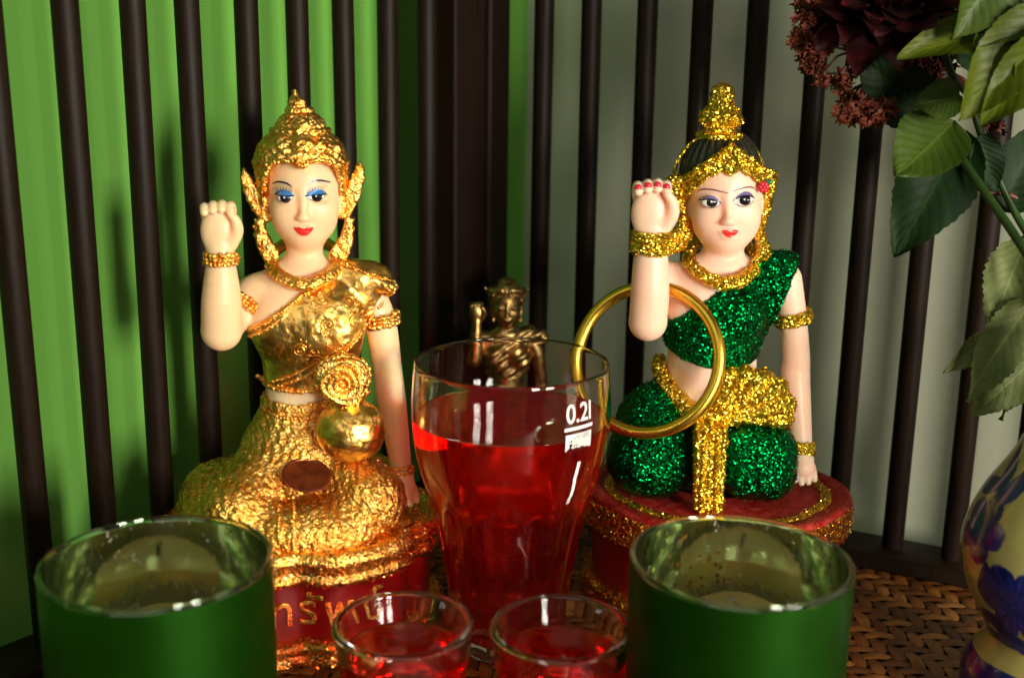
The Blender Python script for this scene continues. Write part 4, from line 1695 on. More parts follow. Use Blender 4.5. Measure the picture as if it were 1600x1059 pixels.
# ================================================================== small bronze figurine at the back
SB = empty('figurine', (-.35, 57.2, 1.44), R(3), 'small dark bronze beckoning lady figurine standing behind the big glass', 'figurine', scale=.575)
pB = dict(torso=dict(cx=.2, hw=2.25, wx=.2, wr=1.6), neck=(.15, .0), head=(.15, .12, 17.35, .84), roll=0,
          arm_up=dict(upper=[(-1.9, .3, 14.4), (-2.5, -.1, 13.5), (-2.8, -1.2, 13.0)], ru=[.72, .64, .6],
                      fore=[(-2.75, -1.35, 13.0), (-2.6, -1.4, 14.2), (-2.5, -1.4, 15.8), (-2.48, -1.4, 16.2)], rf=[.62, .56, .42, .38], wrist=(-2.48, -1.4, 16.15), s=.88),
          arm_low=dict(pts=[(2.5, .3, 14.2), (3.0, .2, 12.9), (3.3, .3, 11.0), (3.4, .3, 10.0), (3.8, -.4, 7.6), (4.0, -.6, 6.8)], r=[.74, .62, .58, .6, .46, .40], dir=(.12, -.55, -1.0)))
tB, VBz, _, HB = figure_body(pB, .07, (-4.6, -3.4, 4.6), (5.2, 2.6, 22.0))
obj('body', VBz.mesh('body'), MT['bronze'], SB)
V = Vol((-2.8, -2.2, 15.0), (3.2, 2.8, 20.4), .06)
V.add(ell((.15, .5, 18.05), (1.46, 1.5, 1.55)), 0)
V.sub((lambda X, Y, Z: np.maximum(Z - 18.35 + 0 * X, Y + .1), np.array([-2.8, -2.4, 15.]), np.array([3.2, -.1, 18.4])), .1)
V.add(ell((.15, .5, 19.35), (.7, .7, .45)), .2)
for a in range(-90, 91, 12):
    V.add(ell((.15 + 1.50 * math.sin(R(a)), .5 - 1.52 * math.cos(R(a)), 18.62 + .22 * math.cos(R(a)) ** 2), (.2, .18, .30)), .1)
    V.add(ell((.15 + 1.50 * math.sin(R(a)), .5 - 1.52 * math.cos(R(a)), 18.28), (.22, .15, .09)), .08)
for sx in (-1, 1):
    V.add(cap((.15 + sx * 1.4, .3, 18.2), (.15 + sx * 1.9, .3, 18.9), .18, .09), .15)
    V.add(cap((.15 + sx * 1.3, .3, 18.2), (.15 + sx * 1.15, .2, 16.0), .24, .2), .1)
obj('crown', V.mesh('crown', rough((.05, 3), (.03, 7))), MT['bronze'], SB)
V = tB.copy()
V.add(cap((1.4, .25, 15.0), (3.2, .2, 14.6), .6, .5), .3)
V.a = V.a - .12
V.clip(lambda X, Y, Z: (Z - np.interp(X, [-3, -2.2, .4, 1.9, 4], [13.2, 13.4, 14.8, 15.7, 15.8])) * .75 + 0 * Y, .1)
V.clip(lambda X, Y, Z: 11.2 - Z + 0 * X, .1)
obj('sash', V.mesh('sash', lambda P: .09 * np.sin((P[:, 2] - P[:, 0] * .6) * 7) + rough((.05, 2))(P)), MT['bronze'], SB)
V = Vol((-5.4, -5.0, .1), (5.4, 4.0, 10.8), .1)
V.add(cap((.1, .35, 9.6), (.1, .25, 6.6), 1.9, 3.0), 0)
V.add(ell((-2.4, -1.8, 5.9), (2.0, 2.2, 1.7)), .4)
V.add(ell((2.4, -1.8, 5.9), (2.0, 2.2, 1.7)), .4)
obj('skirt', V.mesh('skirt', rough((.08, 2))), MT['bronze'], SB)
lathe(interp_profile([(4.9, -2.5), (5.0, .4), (4.5, .9), (4.4, 3.6), (5.0, 4.0), (5.0, 4.6), (4.6, 4.9), (0.01, 4.9)], 4), 64).build('base', MT['bronze'], SB)

# ================================================================== glasses
def glass_body(name, prof_out, wall_, base_t, seg, fn, parent, level=0.0):
    """thick-walled glass: outer profile up, rounded lip, inner profile down"""
    po = interp_profile(prof_out, 6)
    H_ = po[-1][1]
    outer = [(0.01, .05), (prof_out[0][0] * .7, .05), (prof_out[0][0] * .92, .0)] + [tuple(q) for q in po[1:-1]]
    rt_ = po[-1][0]
    lip = [(rt_ + wall_ * .5 * math.cos(a) - wall_ * .5, H_ - wall_ * .5 + wall_ * .5 * math.sin(a)) for a in np.linspace(0, math.pi, 8)]
    inner = []
    for r, z in po[::-1]:
        if base_t < z < H_ - wall_:
            inner.append((r - wall_, z))
    rb = inner[-1][0]
    inner += [(rb * .97, base_t + .02), (rb * .85, base_t - .08), (rb * .5, base_t - .14), (.01, base_t - .15)]
    prof = outer + lip + inner
    m = MB()
    th = np.arange(seg) * 2 * math.pi / seg
    v = []
    no = len(outer)
    for k, (r, z) in enumerate(prof):
        rr = np.full(seg, r) if (k >= no or fn is None) else fn(th, r, z)
        v.append(np.stack([rr * np.cos(th), rr * np.sin(th), np.full(seg, z)], 1))
    v = np.concatenate(v)
    f = []
    for k in range(len(prof) - 1):
        for i in range(seg):
            j = (i + 1) % seg
            f.append((k * seg + i, k * seg + j, (k + 1) * seg + j, (k + 1) * seg + i))
    f.append(tuple(range(seg))[::-1])
    f.append(tuple((len(prof) - 1) * seg + i for i in range(seg)))
    m.add(v, f)
    me_ = m.mesh(name)
    me_.materials.append(MT['glass'])
    me_.materials.append(MT['glass_wet'])
    k0 = len(outer) + len(lip)
    for k in range(k0, len(prof) - 1):
        if max(prof[k][1], prof[k + 1][1]) < level + .06:
            for i in range(seg):
                me_.polygons[k * seg + i].material_index = 1
    me_.polygons[len(me_.polygons) - 1].material_index = 1
    return obj(name, me_, None, parent), inner


def liquid(name, inner, level, parent, seg=96):
    P = sorted([(r, z) for r, z in inner if z < level], key=lambda q: q[1])
    r_top = np.interp(level, [z for r, z in sorted(inner, key=lambda q: q[1])], [r for r, z in sorted(inner, key=lambda q: q[1])])
    g_ = .006
    prof = [(max(r - g_, .01), z + g_) for r, z in P] + [(r_top - g_, level + .03), (r_top - .04, level), (r_top - .12, level - .01), (r_top * .5, level - .01), (.01, level - .01)]
    m_ = lathe(prof, seg)
    me_ = m_.mesh(name)
    a_ = me_.attributes.new('free_surface', 'FLOAT', 'POINT')
    n0 = len(P) + 1
    a_.data.foreach_set('value', np.array([1.0 if i // seg >= n0 else 0.0 for i in range(len(me_.vertices))], np.float32))
    return obj(name, me_, MT['syrup' if level > 6 else 'syrup_small'], parent)


G = empty('drinking_glass', (0.0, 44.7, 0), 0, 'tall tulip glass of red syrup drink with white 0.2 l mark between the figurines', 'glass')


def facets(th, r, z):
    n = 10
    k = np.clip((7.3 + .0 - z) / 1.2, 0, 1) * np.clip((z - .2) / .5, 0, 1)
    a = np.mod(th, 2 * math.pi / n) - math.pi / n
    poly_ = math.cos(math.pi / n) / np.cos(a) * 1.03
    arch = np.clip(k * 1.6 - (a / (math.pi / n)) ** 2 * .6, 0, 1)
    return r * (1 + (np.minimum(poly_, 1.018) - 1) * arch)


gprof = [(2.15, 0), (2.30, .6), (2.42, 2.2), (2.70, 4.1), (3.08, 5.8), (3.52, 7.2), (3.82, 8.5), (3.93, 9.8), (3.90, 11.0), (3.82, 12.0)]
_, inn = glass_body('glass_body', gprof, .13, .7, 160, facets, G, 9.75)
liquid('red_drink', inn, 9.75, G, 120)


def g_r(z):
    P = interp_profile(gprof, 6)
    return float(np.interp(z, P[:, 1], P[:, 0]))


def text_mesh(body, size, extr=.0, font_scale_x=1.0):
    c = bpy.data.curves.new('print', 'FONT')
    c.body = body
    c.size = size
    c.resolution_u = 4
    c.offset = size * .012
    o = link(bpy.data.objects.new('print', c))
    bpy.context.view_layer.update()
    dg_ = bpy.context.evaluated_depsgraph_get()
    me_ = bpy.data.meshes.new_from_object(o.evaluated_get(dg_), depsgraph=dg_)
    bpy.data.objects.remove(o)
    for v_ in me_.vertices:
        v_.co.x *= font_scale_x
    return me_


def wrap_glass(me_, a0, z0, slant=0.0):
    """a0: angle (degrees) to the right of the front where x=0 lands"""
    for v_ in me_.vertices:
        z = z0 + v_.co.y + slant * v_.co.x
        r = g_r(z) + .008
        a = R(a0) + v_.co.x / 3.92
        v_.co = Vector((r * math.sin(a), -r * math.cos(a), z))


def flat_strip(pts_l, pts_r):
    m_ = MB()
    m_.grid(np.array([[(x, y, 0) for x, y in pts_l], [(x, y, 0) for x, y in pts_r]]))
    return m_.mesh('print', smooth=False)


A0 = 31
t1 = text_mesh('0.2l', 1.02, 0, .88)
wrap_glass(t1, A0, 10.5)
obj('volume_mark', t1, MT['print'], G)
bar = flat_strip([(x, 0) for x in np.linspace(-.06, 1.34, 9)], [(x, .13) for x in np.linspace(-.06, 1.34, 9)])
wrap_glass(bar, A0, 10.2)
obj('level_line', bar, MT['print'], G)


def knocked_out(body, size, w, h_, sx, ox, oy):
    """white box with the letters left clear"""
    c = bpy.data.curves.new('print', 'FONT')
    c.body, c.size, c.resolution_u = body, size, 3
    o = link(bpy.data.objects.new('print', c))
    bpy.context.view_layer.update()
    cu = o.to_curve(bpy.context.evaluated_depsgraph_get()).copy()
    bpy.data.objects.remove(o)
    for sp in cu.splines:
        for b in sp.bezier_points:
            for at_ in ('co', 'handle_left', 'handle_right'):
                p = getattr(b, at_).copy()
                setattr(b, at_, (p.x * sx + ox, p.y + oy, 0))
    sp = cu.splines.new('POLY')
    R_ = [(x, 0) for x in np.linspace(0, w, 12)] + [(x, h_) for x in np.linspace(w, 0, 12)]
    sp.points.add(len(R_) - 1)
    for q, (x, y) in zip(sp.points, R_):
        q.co = (x, y, 0, 1)
    sp.use_cyclic_u = True
    cu.dimensions = '2D'
    cu.fill_mode = 'BOTH'
    o = link(bpy.data.objects.new('print', cu))
    bpy.context.view_layer.update()
    dg_ = bpy.context.evaluated_depsgraph_get()
    me_ = bpy.data.meshes.new_from_object(o.evaluated_get(dg_), depsgraph=dg_)
    bpy.data.objects.remove(o)
    return me_


fm = knocked_out('rastal', .64, 1.28, .66, .80, .09, .12)
wrap_glass(fm, A0, 9.40)
obj('maker_mark', fm, MT['print'], G)
zz = np.linspace(0, 1, 16)
xl = .05 * np.sin(zz * 5 + .5) + .05 + zz * .30 + rng.normal(0, .015, 16)
st = flat_strip([(x, z * 1.75) for x, z in zip(xl, zz)], [(x + .16, z * 1.75) for x, z in zip(xl, zz)])
wrap_glass(st, A0 + 5, 7.15)
obj('fill_line', st, MT['print'], G)

sprof = [(1.75, 0), (1.80, .5), (1.92, 1.6), (2.12, 3.0), (2.30, 4.2), (2.42, 5.05)]
shots = []
for (x, y, lb) in ((-3.55, 36.45, 'small clear glass of red syrup between the left candle holder and the other small glass'),
                   (1.78, 36.35, 'small clear glass of red syrup beside the right candle holder')):
    s_ = empty('small_glass', (x, y, 0), 0, lb, 'small glass', 'small glasses of red syrup in the front row')
    _, inn_ = glass_body('glass_body', sprof, .30, .9, 96, None, s_, 4.0)
    liquid('red_syrup', inn_, 4.0, s_, 72)

# ================================================================== candle holders
_t = NT('green_satin_coat')
_t.set(Base_Color=_t.ramp(_t.noise(.5, 3), (.3, (.008, .058, .0015)), (.8, (.013, .085, .002))), Metallic=.8, Roughness=_t.math('ADD', .3, _t.math('MULTIPLY', _t.noise(.9, 5), .22)), Specular_IOR_Level=.3,
       Normal=_t.bump(_t.noise(30, 2), .05, .01))
MT['coat'] = _t.m
def m_lining(name, holes):
    t = NT(name)
    z = t.n('ShaderNodeSeparateXYZ')
    t.t.links.new(t.oc, z.inputs[0])
    low = t.math('LESS_THAN', t.math('ADD', z.outputs[2], t.math('MULTIPLY', t.noise(1.6, 5), 2.2)), 3.4)
    mask = t.math('MULTIPLY', low, .45)
    worn = t.math('MULTIPLY', t.math('GREATER_THAN', t.noise(2.2, 6, .7), .63), .55)
    mask = t.math('MAXIMUM', mask, worn)
    if holes:
        d = t.n('ShaderNodeVectorMath', operation='DISTANCE')
        t.t.links.new(t.oc, d.inputs[0])
        d.inputs[1].default_value = (-.9, 3.3, 6.0)
        near = t.math('LESS_THAN', t.math('ADD', d.outputs['Value'], t.math('MULTIPLY', t.noise(1.0, 3), 1.6)), 2.1)
        cells = t.math('LESS_THAN', t.voro(3.6), .30)
        mask = t.math('MAXIMUM', mask, t.math('MULTIPLY', near, cells))
    t.set(Base_Color=t.mix(mask, (.90, .95, .80, 1), (.17, .09, .02, 1)), Metallic=t.math('SUBTRACT', 1.0, t.math('MULTIPLY', mask, .7)),
          Roughness=t.math('ADD', .01, t.math('MULTIPLY', t.noise(3, 4), .07)),
          Normal=t.bump(t.noise(1.0, 4, vec=t.mapping((1.6, 1.6, .3))), .12, .05))
    return t.m


MT['lining'] = m_lining('silver_lining', False)
MT['lining_worn'] = m_lining('worn_silver_lining', True)
MT['cup_rim'] = m_glass('greenish_glass_rim', (.75, .95, .70), 1.5, .05)
MT['candle'] = m_wax('tea_light_wax', (.55, .38, .20), (1, .5, .3), .3)


def votive(x, y, r, h, rz, label, fill):
    v0 = empty('candle_holder', (x, y, 0), R(rz), label, 'candle holder')
    wt = .18
    co = [(.02, 0), (r - .6, 0), (r - .3, .05), (r - .08, .25), (r - .02, .6), (r, 1.2), (r, h - .16)]
    lathe(co, 128, caps=False).build('outer_coat', MT['coat'], v0)
    rim = [(r + .005, h - .17)] + [(r - wt / 2 + (wt / 2 + .006) * math.cos(a), h - .09 + .09 * math.sin(a)) for a in np.linspace(0, math.pi, 11)] + [(r - wt - .01, h - .17)]
    mm_ = MB()
    seg = 128
    th = np.arange(seg) * 2 * math.pi / seg
    vv = np.concatenate([np.stack([q[0] * np.cos(th), q[0] * np.sin(th), np.full(seg, q[1])], 1) for q in rim])
    nr_ = len(rim)
    mm_.add(vv, [(k * seg + i, k * seg + (i + 1) % seg, ((k + 1) % nr_) * seg + (i + 1) % seg, ((k + 1) % nr_) * seg + i) for k in range(nr_) for i in range(seg)])
    mm_.build('glass_rim', MT['cup_rim'], v0)
    li = [(r - wt, h - .15), (r - wt, 1.4), (r - wt - .15, .8), (r - wt - .7, .55), (.02, .5)]
    m_ = MB()
    P = np.array([(q[0], q[1]) for q in interp_profile(li[:2], 14)] + [tuple(q) for q in li[2:]])
    vv = np.concatenate([np.stack([q[0] * np.cos(th), q[0] * np.sin(th), np.full(seg, q[1])], 1) for q in P])
    m_.add(vv, [(k * seg + i, (k + 1) * seg + i, (k + 1) * seg + (i + 1) % seg, k * seg + (i + 1) % seg) for k in range(len(P) - 1) for i in range(seg)])
    m_.build('silver_lining', MT['lining_worn' if x > 0 else 'lining'], v0)
    c = lathe([(.02, .6), (1.9, .6), (1.95, .7), (1.95, fill), (1.85, fill + .05), (1.8, fill - .1), (.02, fill - .12)], 48)
    c.build('tea_light', MT['candle'], v0)
    m_ = MB()
    m_.tube([(0, 0, fill - .15), (.03, 0, fill + .25), (.1, .02, fill + .5)], .05, 6)
    m_.build('wick', MT['black_paint'], v0)
    return v0


votive(-11.2, 34.8, 3.62, 8.0, 40, 'satin green candle holder with silvery inside, standing before the gold figurine', 2.2)
votive(7.5, 35.5, 3.58, 8.0, 0, 'satin green candle holder with silvery inside, standing before the green glitter figurine', 2.6)

# ================================================================== vase
VX, VY = 20.2, 40.2
vprof = interp_profile([(2.7, 0), (2.95, .35), (2.98, 1.2), (2.75, 1.9), (2.25, 2.7), (2.35, 3.2), (3.0, 4.4), (3.42, 5.7), (3.40, 6.9), (2.9, 8.3), (2.0, 9.9), (1.45, 11.4), (1.3, 12.8), (1.55, 13.8), (1.95, 14.3)], 8)
vm = lathe([tuple(q) for q in vprof] + [(1.8, 14.32), (1.4, 13.8), (1.1, 12.5)], 128, caps=False)
vme = vm.mesh('vase')
co = np.empty(len(vme.vertices) * 3, np.float32)
vme.vertices.foreach_get('co', co)
co = co.reshape(-1, 3)
def vase_paint(P):
    """brush-painted motif: many petalled flowers, leaves and bands -> (blue amount, light strokes)"""
    a, z = np.arctan2(P[:, 1], P[:, 0]), P[:, 2]
    ink = np.zeros(len(P))
    lin = np.zeros(len(P))
    wob = vnoise(P, 1.5) * .5
    for k, (a0, z0, rr, n_) in enumerate([(-172, 7.3, 1.25, 5), (-138, 5.1, 1.55, 6), (-205, 5.2, 1.0, 5), (-112, 7.6, 1.3, 5), (-60, 5.5, 1.6, 6), (0, 6.6, 1.6, 6), (70, 5.4, 1.6, 6), (125, 7.0, 1.3, 5)]):
        u = np.angle(np.exp(1j * (a - R(a0)))) * 3.2
        v_ = z - z0
        r = np.hypot(u, v_)
        ph = np.arctan2(v_, u) + k
        edge = rr * (.66 + .34 * np.abs(np.cos(n_ * ph / 2)) ** .6)
        ink = np.maximum(ink, 1.5 - r / (edge + .12 * wob))
        lin = np.maximum(lin, np.where(r < rr, .5 + .5 * np.cos(n_ * 3 * ph) - .35 - r / rr * .3, 0))
    for (a0, z0, an, L, w) in [(-158, 9.2, 60, 1.2, .34), (-180, 9.6, 120, .9, .3), (-150, 3.6, -20, 1.1, .28), (-170, 3.9, 200, .9, .26), (-125, 3.4, 30, 1.0, .25), (-185, 8.7, 20, .9, .3),
                           (-120, 9.3, 100, 1.1, .32), (-195, 3.8, 160, .8, .24), (-160, 5.6, 80, .8, .24), (-100, 3.7, 10, 1.0, .26), (-90, 9.4, 70, 1.0, .3)]:
        u = np.angle(np.exp(1j * (a - R(a0)))) * 2.8
        v_ = z - z0
        c_, s_ = math.cos(R(an)), math.sin(R(an))
        x, y = u * c_ + v_ * s_, -u * s_ + v_ * c_
        ink = np.maximum(ink, 1.5 - np.sqrt((x / L) ** 2 + ((y - .12 * x * x) / (w * (1.1 - .5 * np.clip(x / L, -1, 1)))) ** 2))
    for z0, w in ((1.25, .75), (3.15, .09), (13.2, .2), (10.9, .08)):
        ink = np.maximum(ink, 1.0 - (np.abs(z - z0 + wob * .15) - w) * 4)
    return np.clip(ink, 0, 1.2), np.clip(lin, 0, 1)


vm = lathe([tuple(q) for q in interp_profile(vprof[::2], 6)] + [(1.8, 14.32), (1.4, 13.8), (1.1, 12.5)], 360, caps=False)
vme = vm.mesh('vase')
co = np.empty(len(vme.vertices) * 3, np.float32)
vme.vertices.foreach_get('co', co)
ink, lin = vase_paint(co.reshape(-1, 3))
at = vme.attributes.new('paint', 'FLOAT_VECTOR', 'POINT')
at.data.foreach_set('vector', np.stack([ink, lin, ink * 0], 1).ravel().astype(np.float32))
_t = NT('painted_glazed_ceramic')
_sp = _t.n('ShaderNodeSeparateXYZ')
_t.t.links.new(_t.n('ShaderNodeAttribute', attribute_name='paint').outputs['Vector'], _sp.inputs[0])
_m = _t.ramp(_t.math('ADD', _sp.outputs[0], _t.math('MULTIPLY', _t.math('SUBTRACT', _t.noise(3, 4), .5), .22)), (.47, (0, 0, 0)), (.54, (1, 1, 1)))
_blue = _t.ramp(_t.noise(.9, 4), (.3, (.003, .006, .05)), (.6, (.010, .012, .12)), (.8, (.05, .012, .12)))
_blue = _t.mix(_t.math('MULTIPLY', _sp.outputs[1], .35), _blue, (.05, .07, .30, 1))
_t.set(Base_Color=_t.mix(_m, _t.ramp(_t.noise(.3, 2), (.3, (.27, .20, .05)), (.7, (.34, .29, .12))), _blue), Roughness=.2, Coat_Weight=.4, Normal=_t.bump(_t.noise(2, 3), .08, .03))
vase = obj('vase', vme, _t.m)
vase.location = (VX, VY, 0)
tag(vase, 'glazed cream vase painted with dark blue flowers, standing at the right edge', 'vase')

# ================================================================== flowers and leaves
def m_leaf(name, c1, c2, rgh=.45, trans=.25):
    t = NT(name)
    a = t.n('ShaderNodeAttribute', attribute_name='leaf').outputs['Vector']
    s = t.n('ShaderNodeSeparateXYZ')
    t.t.links.new(a, s.inputs[0])
    ab = t.math('ABSOLUTE', s.outputs[1])
    vein = t.math('SINE', t.math('MULTIPLY', t.math('SUBTRACT', s.outputs[0], t.math('MULTIPLY', ab, .28)), 58.0))
    mid = t.math('LESS_THAN', ab, .035)
    vm_ = t.math('MAXIMUM', mid, t.math('MULTIPLY', t.math('GREATER_THAN', vein, .93), .45))
    col = t.ramp(t.noise(.8, 5, .6), (.3, c1), (.72, c2))
    spots = t.math('GREATER_THAN', t.noise(1.7, 3), .70)
    col = t.mix(t.math('MULTIPLY', spots, .6), col, (.10, .055, .015, 1))
    t.set(Base_Color=t.mix(t.math('MULTIPLY', vm_, .5), col, tuple(min(1, v * 1.7) for v in c2) + (1,)), Roughness=rgh,
          Normal=t.bump(t.math('ADD', t.math('MULTIPLY', vein, .25), t.noise(2.5, 4)), .35, .05), Subsurface_Weight=0.0)
    tr = t.n('ShaderNodeBsdfTranslucent', i_Color=(*tuple(min(1, v * 1.3) for v in c2), 1))
    t.set(Specular_IOR_Level=.25)
    mx = t.n('ShaderNodeMixShader', i_Fac=trans)
    t.t.links.new(t.b.outputs[0], mx.inputs[1])
    t.t.links.new(tr.outputs[0], mx.inputs[2])
    t.t.links.new(mx.outputs[0], t.out.inputs['Surface'])
    return t.m


MT['leaf_light'] = m_leaf('pale_green_leaf', (.035, .065, .005), (.07, .11, .012))
MT['leaf_dark'] = m_leaf('dark_green_leaf', (.004, .016, .002), (.009, .032, .004), .6, .12)
MT['leaf_yellow'] = m_leaf('yellowing_leaf', (.05, .075, .003), (.095, .12, .005))
MT['leaf_wilt'] = m_leaf('wilted_grey_green_leaf', (.12, .15, .04), (.21, .25, .09), .55)
MT['stem'] = m_leaf('green_stem', (.010, .028, .004), (.022, .05, .008), .45, 0)
MT['stem_red'] = m_plain('reddish_stem', (.10, .02, .01), .5)
_t = NT('dark_red_petal')
_t.set(Base_Color=_t.ramp(_t.noise(1.2, 4), (.35, (.008, .0003, .0005)), (.6, (.03, .0006, .002)), (.8, (.11, .001, .014))), Roughness=.7, Specular_IOR_Level=.2)
MT['petal'] = _t.m
_t = NT('rusty_red_floret')
_t.set(Base_Color=_t.ramp(_t.noise(2.5, 4), (.35, (.06, .007, .002)), (.65, (.19, .028, .005)), (.85, (.27, .075, .012))), Roughness=.6)
MT['floret'] = _t.m


def px3(px, py, Y):
    """helper used once to lay out the bouquet: a point of the room at depth Y"""
    d = fw * 1850 + rt2 * (px - 800) + up2 * (529.5 - py)
    d = d * (Y / d.y)
    return np.array([d.x, d.y, 24 + d.z])


def leaf(name, base, tip, width, mat, parent, nrm=(0, -1, .2), curl=.3, fold=.25, droop=.0, wav=.06, serr=.028, nu=40, nv=13, thick=.035, twist=0):
    base, tip = np.array(base, float), np.array(tip, float)
    ax = tip - base
    L = np.linalg.norm(ax)
    ax /= L
    nr_ = np.array(nrm, float)
    nr_ -= ax * (nr_ @ ax)
    nr_ /= np.linalg.norm(nr_)
    sd = np.cross(ax, nr_)
    P = np.zeros((nu, nv, 3))
    F = np.zeros((nu, nv, 3))
    ph = rng.uniform(0, 6)
    for i in range(nu):
        t = i / (nu - 1)
        wd = width * .5 * (math.sin(math.pi * min(1, t ** .72)) ** .8) * (1 - .15 * t) + .01
        wd *= 1 + serr * (((t * 15) % 1) - .5) * 2 * (1 if t < .97 else 0)
        tw = twist * t
        for j in range(nv):
            u = 2 * j / (nv - 1) - 1
            h = fold * abs(u) ** 1.3 * wd + curl * L * (t - .45) ** 2 - droop * L * t * t + wav * width * math.sin(7 * t + ph + 2.2 * u) * abs(u)
            s2 = sd * math.cos(tw) + nr_ * math.sin(tw)
            n2 = nr_ * math.cos(tw) - sd * math.sin(tw)
            P[i, j] = base + ax * L * t + s2 * wd * u + n2 * h
            F[i, j] = (t, u, rng.random())
    m = MB()
    m.grid(P)
    Q = P - nr_ * thick
    m.grid(Q[::-1])
    # close the edge
    me = m.mesh(name)
    at_ = me.attributes.new('leaf', 'FLOAT_VECTOR', 'POINT')
    at_.data.foreach_set('vector', np.concatenate([F.reshape(-1, 3), F[::-1].reshape(-1, 3)]).ravel().astype(np.float32))
    return obj(name, me, MT[mat], parent)


def stem(parent, pts, r0, r1, mat='stem', name='stem'):
    P = interp_profile(pts, 6) if len(pts[0]) == 2 else None
    A = np.array(pts, float)
    out = []
    for i in range(len(A) - 1):
        p0, p1, p2, p3 = A[max(i - 1, 0)], A[i], A[i + 1], A[min(i + 2, len(A) - 1)]
        for k in range(7):
            t = k / 7
            out.append(.5 * ((2 * p1) + (-p0 + p2) * t + (2 * p0 - 5 * p1 + 4 * p2 - p3) * t * t + (-p0 + 3 * p1 - 3 * p2 + p3) * t ** 3))
    out.append(A[-1])
    m = MB()
    m.tube(out, np.linspace(r0, r1, len(out)), 9)
    me = m.mesh(name)
    at_ = me.attributes.new('leaf', 'FLOAT_VECTOR', 'POINT')
    at_.data.foreach_set('vector', np.full((len(me.vertices), 3), .3, np.float32).ravel())
    return obj(name, me, MT[mat], parent)


neck = (VX, VY, 13.6)
RS = empty('rose_stem', neck, 0, 'leafy rose stem with large dark and pale leaves hanging at the upper right', 'plant')


def rel(p):
    return np.array(p) - np.array(neck)


def q3(px, py, Y):
    return rel(px3(px, py, Y))


YS = 46.5
stem(RS, [(0, 0, -8), (.1, .3, 0), q3(1625, 400, YS), q3(1580, 320, YS), q3(1535, 215, YS), q3(1520, 130, YS), q3(1560, 20, YS), q3(1600, -60, YS)], .17, .12)
stem(RS, [q3(1610, 330, YS + .5), q3(1580, 305, YS + .5), q3(1520, 300, YS + .3)], .12, .07, 'stem_red', 'twig')
stem(RS, [q3(1530, 160, YS), q3(1490, 120, YS - .8), q3(1462, 25, YS - 1.2)], .13, .15, 'stem', 'twig')
leaf('leaf', q3(1490, 192, YS - .5), q3(1398, 280, YS - 1.5), 3.0, 'leaf_light', RS, (-.3, -1, .5), .25, .3, wav=.05)
leaf('leaf', q3(1510, 205, YS), q3(1398, 403, YS - .3), 3.3, 'leaf_dark', RS, (-.4, -1, .3), .12, .2, wav=.07, serr=.04)
leaf('leaf', q3(1455, 185, YS + .8), q3(1338, 85, YS + 1.0), 2.6, 'leaf_dark', RS, (-.1, -1, -.2), .1, .25)
leaf('leaf', q3(1500, 150, YS - .8), q3(1425, 165, YS - 1.2), 1.6, 'leaf_light', RS, (.1, -1, .2), .2, .35)
leaf('leaf', q3(1590, 45, YS - 2), q3(1405, 82, YS - 2.2), 2.0, 'leaf_yellow', RS, (0, -1, .7), -.25, .5)
leaf('leaf', q3(1530, 210, YS - .3), q3(1555, 300, YS), 1.4, 'leaf_dark', RS, (0, -1, 0), .1, .3)
leaf('leaf', q3(1560, 330, YS + .5), q3(1640, 180, YS + 1), 2.8, 'leaf_dark', RS, (0, -1, .2), .1, .3)
leaf('leaf', q3(1560, 110, YS + 1.5), q3(1450, -40, YS + 1.5), 2.8, 'leaf_dark', RS, (0, -1, .2), .1, .3)

RB = empty('rose_stem', neck, 0, 'limp rose stem with bright yellow green drooping leaves at the top right corner', 'plant')
stem(RB, [(.3, 0, -7), (.5, -.3, 0), q3(1650, 250, YS - 2), q3(1640, 60, YS - 3), q3(1600, -30, YS - 3)], .2, .14)
for (a, b, w, mt, cu, nn2, tw) in (((1640, 20, -3), (1490, 190, -3.4), 2.5, 'leaf_yellow', .3, (-.5, -1, .4), .5),
                               ((1660, 40, -3.2), (1530, 205, -3.6), 2.2, 'leaf_yellow', .35, (.3, -1, .2), -.6),
                               ((1655, 60, -3), (1585, 165, -3.4), 2.3, 'leaf_yellow', .2, (-.2, -1, .5), .3),
                               ((1620, 0, -2.5), (1520, 80, -2.8), 1.9, 'leaf_light', .2, (0, -1, .8), 0),
                               ((1600, 110, -2.0), (1500, 160, -2.2), 1.4, 'leaf_light', .2, (0, -1, .3), .5),
                               ((1570, -50, -2.5), (1480, 60, -2.6), 2.0, 'leaf_light', .2, (.3, -1, .3), .3),
                               ((1660, 120, -2.0), (1600, 240, -2.0), 2.2, 'leaf_dark', .2, (.3, -1, .3), .3)):
    leaf('leaf', q3(a[0], a[1], YS + a[2]), q3(b[0], b[1], YS + b[2]), w, mt, RB, nn2, cu, .45, wav=.09, twist=tw)

RC = empty('rose_stem', neck, 0, 'wilted grey green leaves curling down above the vase at the right edge', 'plant')
stem(RC, [(-.3, 0, -7), (-.4, -.2, 0), q3(1618, 430, YS - 1.5), q3(1600, 370, YS - 1.6)], .16, .1)
for (a, b, w, mt, cu, nn2, tw) in (((1605, 372, -1.6), (1545, 520, -2.0), 2.1, 'leaf_wilt', .25, (-.6, -1, .2), .3),
                               ((1612, 470, -2.0), (1505, 625, -2.6), 2.0, 'leaf_wilt', .2, (-.2, -1, .5), .5),
                               ((1640, 540, -1.8), (1520, 650, -2.2), 2.2, 'leaf_wilt', -.2, (.2, -1, .2), -.4),
                               ((1560, 520, -1.5), (1472, 582, -1.6), 1.1, 'leaf_wilt', .2, (0, -1, .4), .3),
                               ((1600, 560, -1.4), (1560, 655, -1.6), 1.6, 'leaf_light', .2, (.4, -1, 0), .2)):
    leaf('leaf', q3(a[0], a[1], YS + a[2]), q3(b[0], b[1], YS + b[2]), w, mt, RC, nn2, cu, .4, wav=.12, twist=tw, serr=.08)

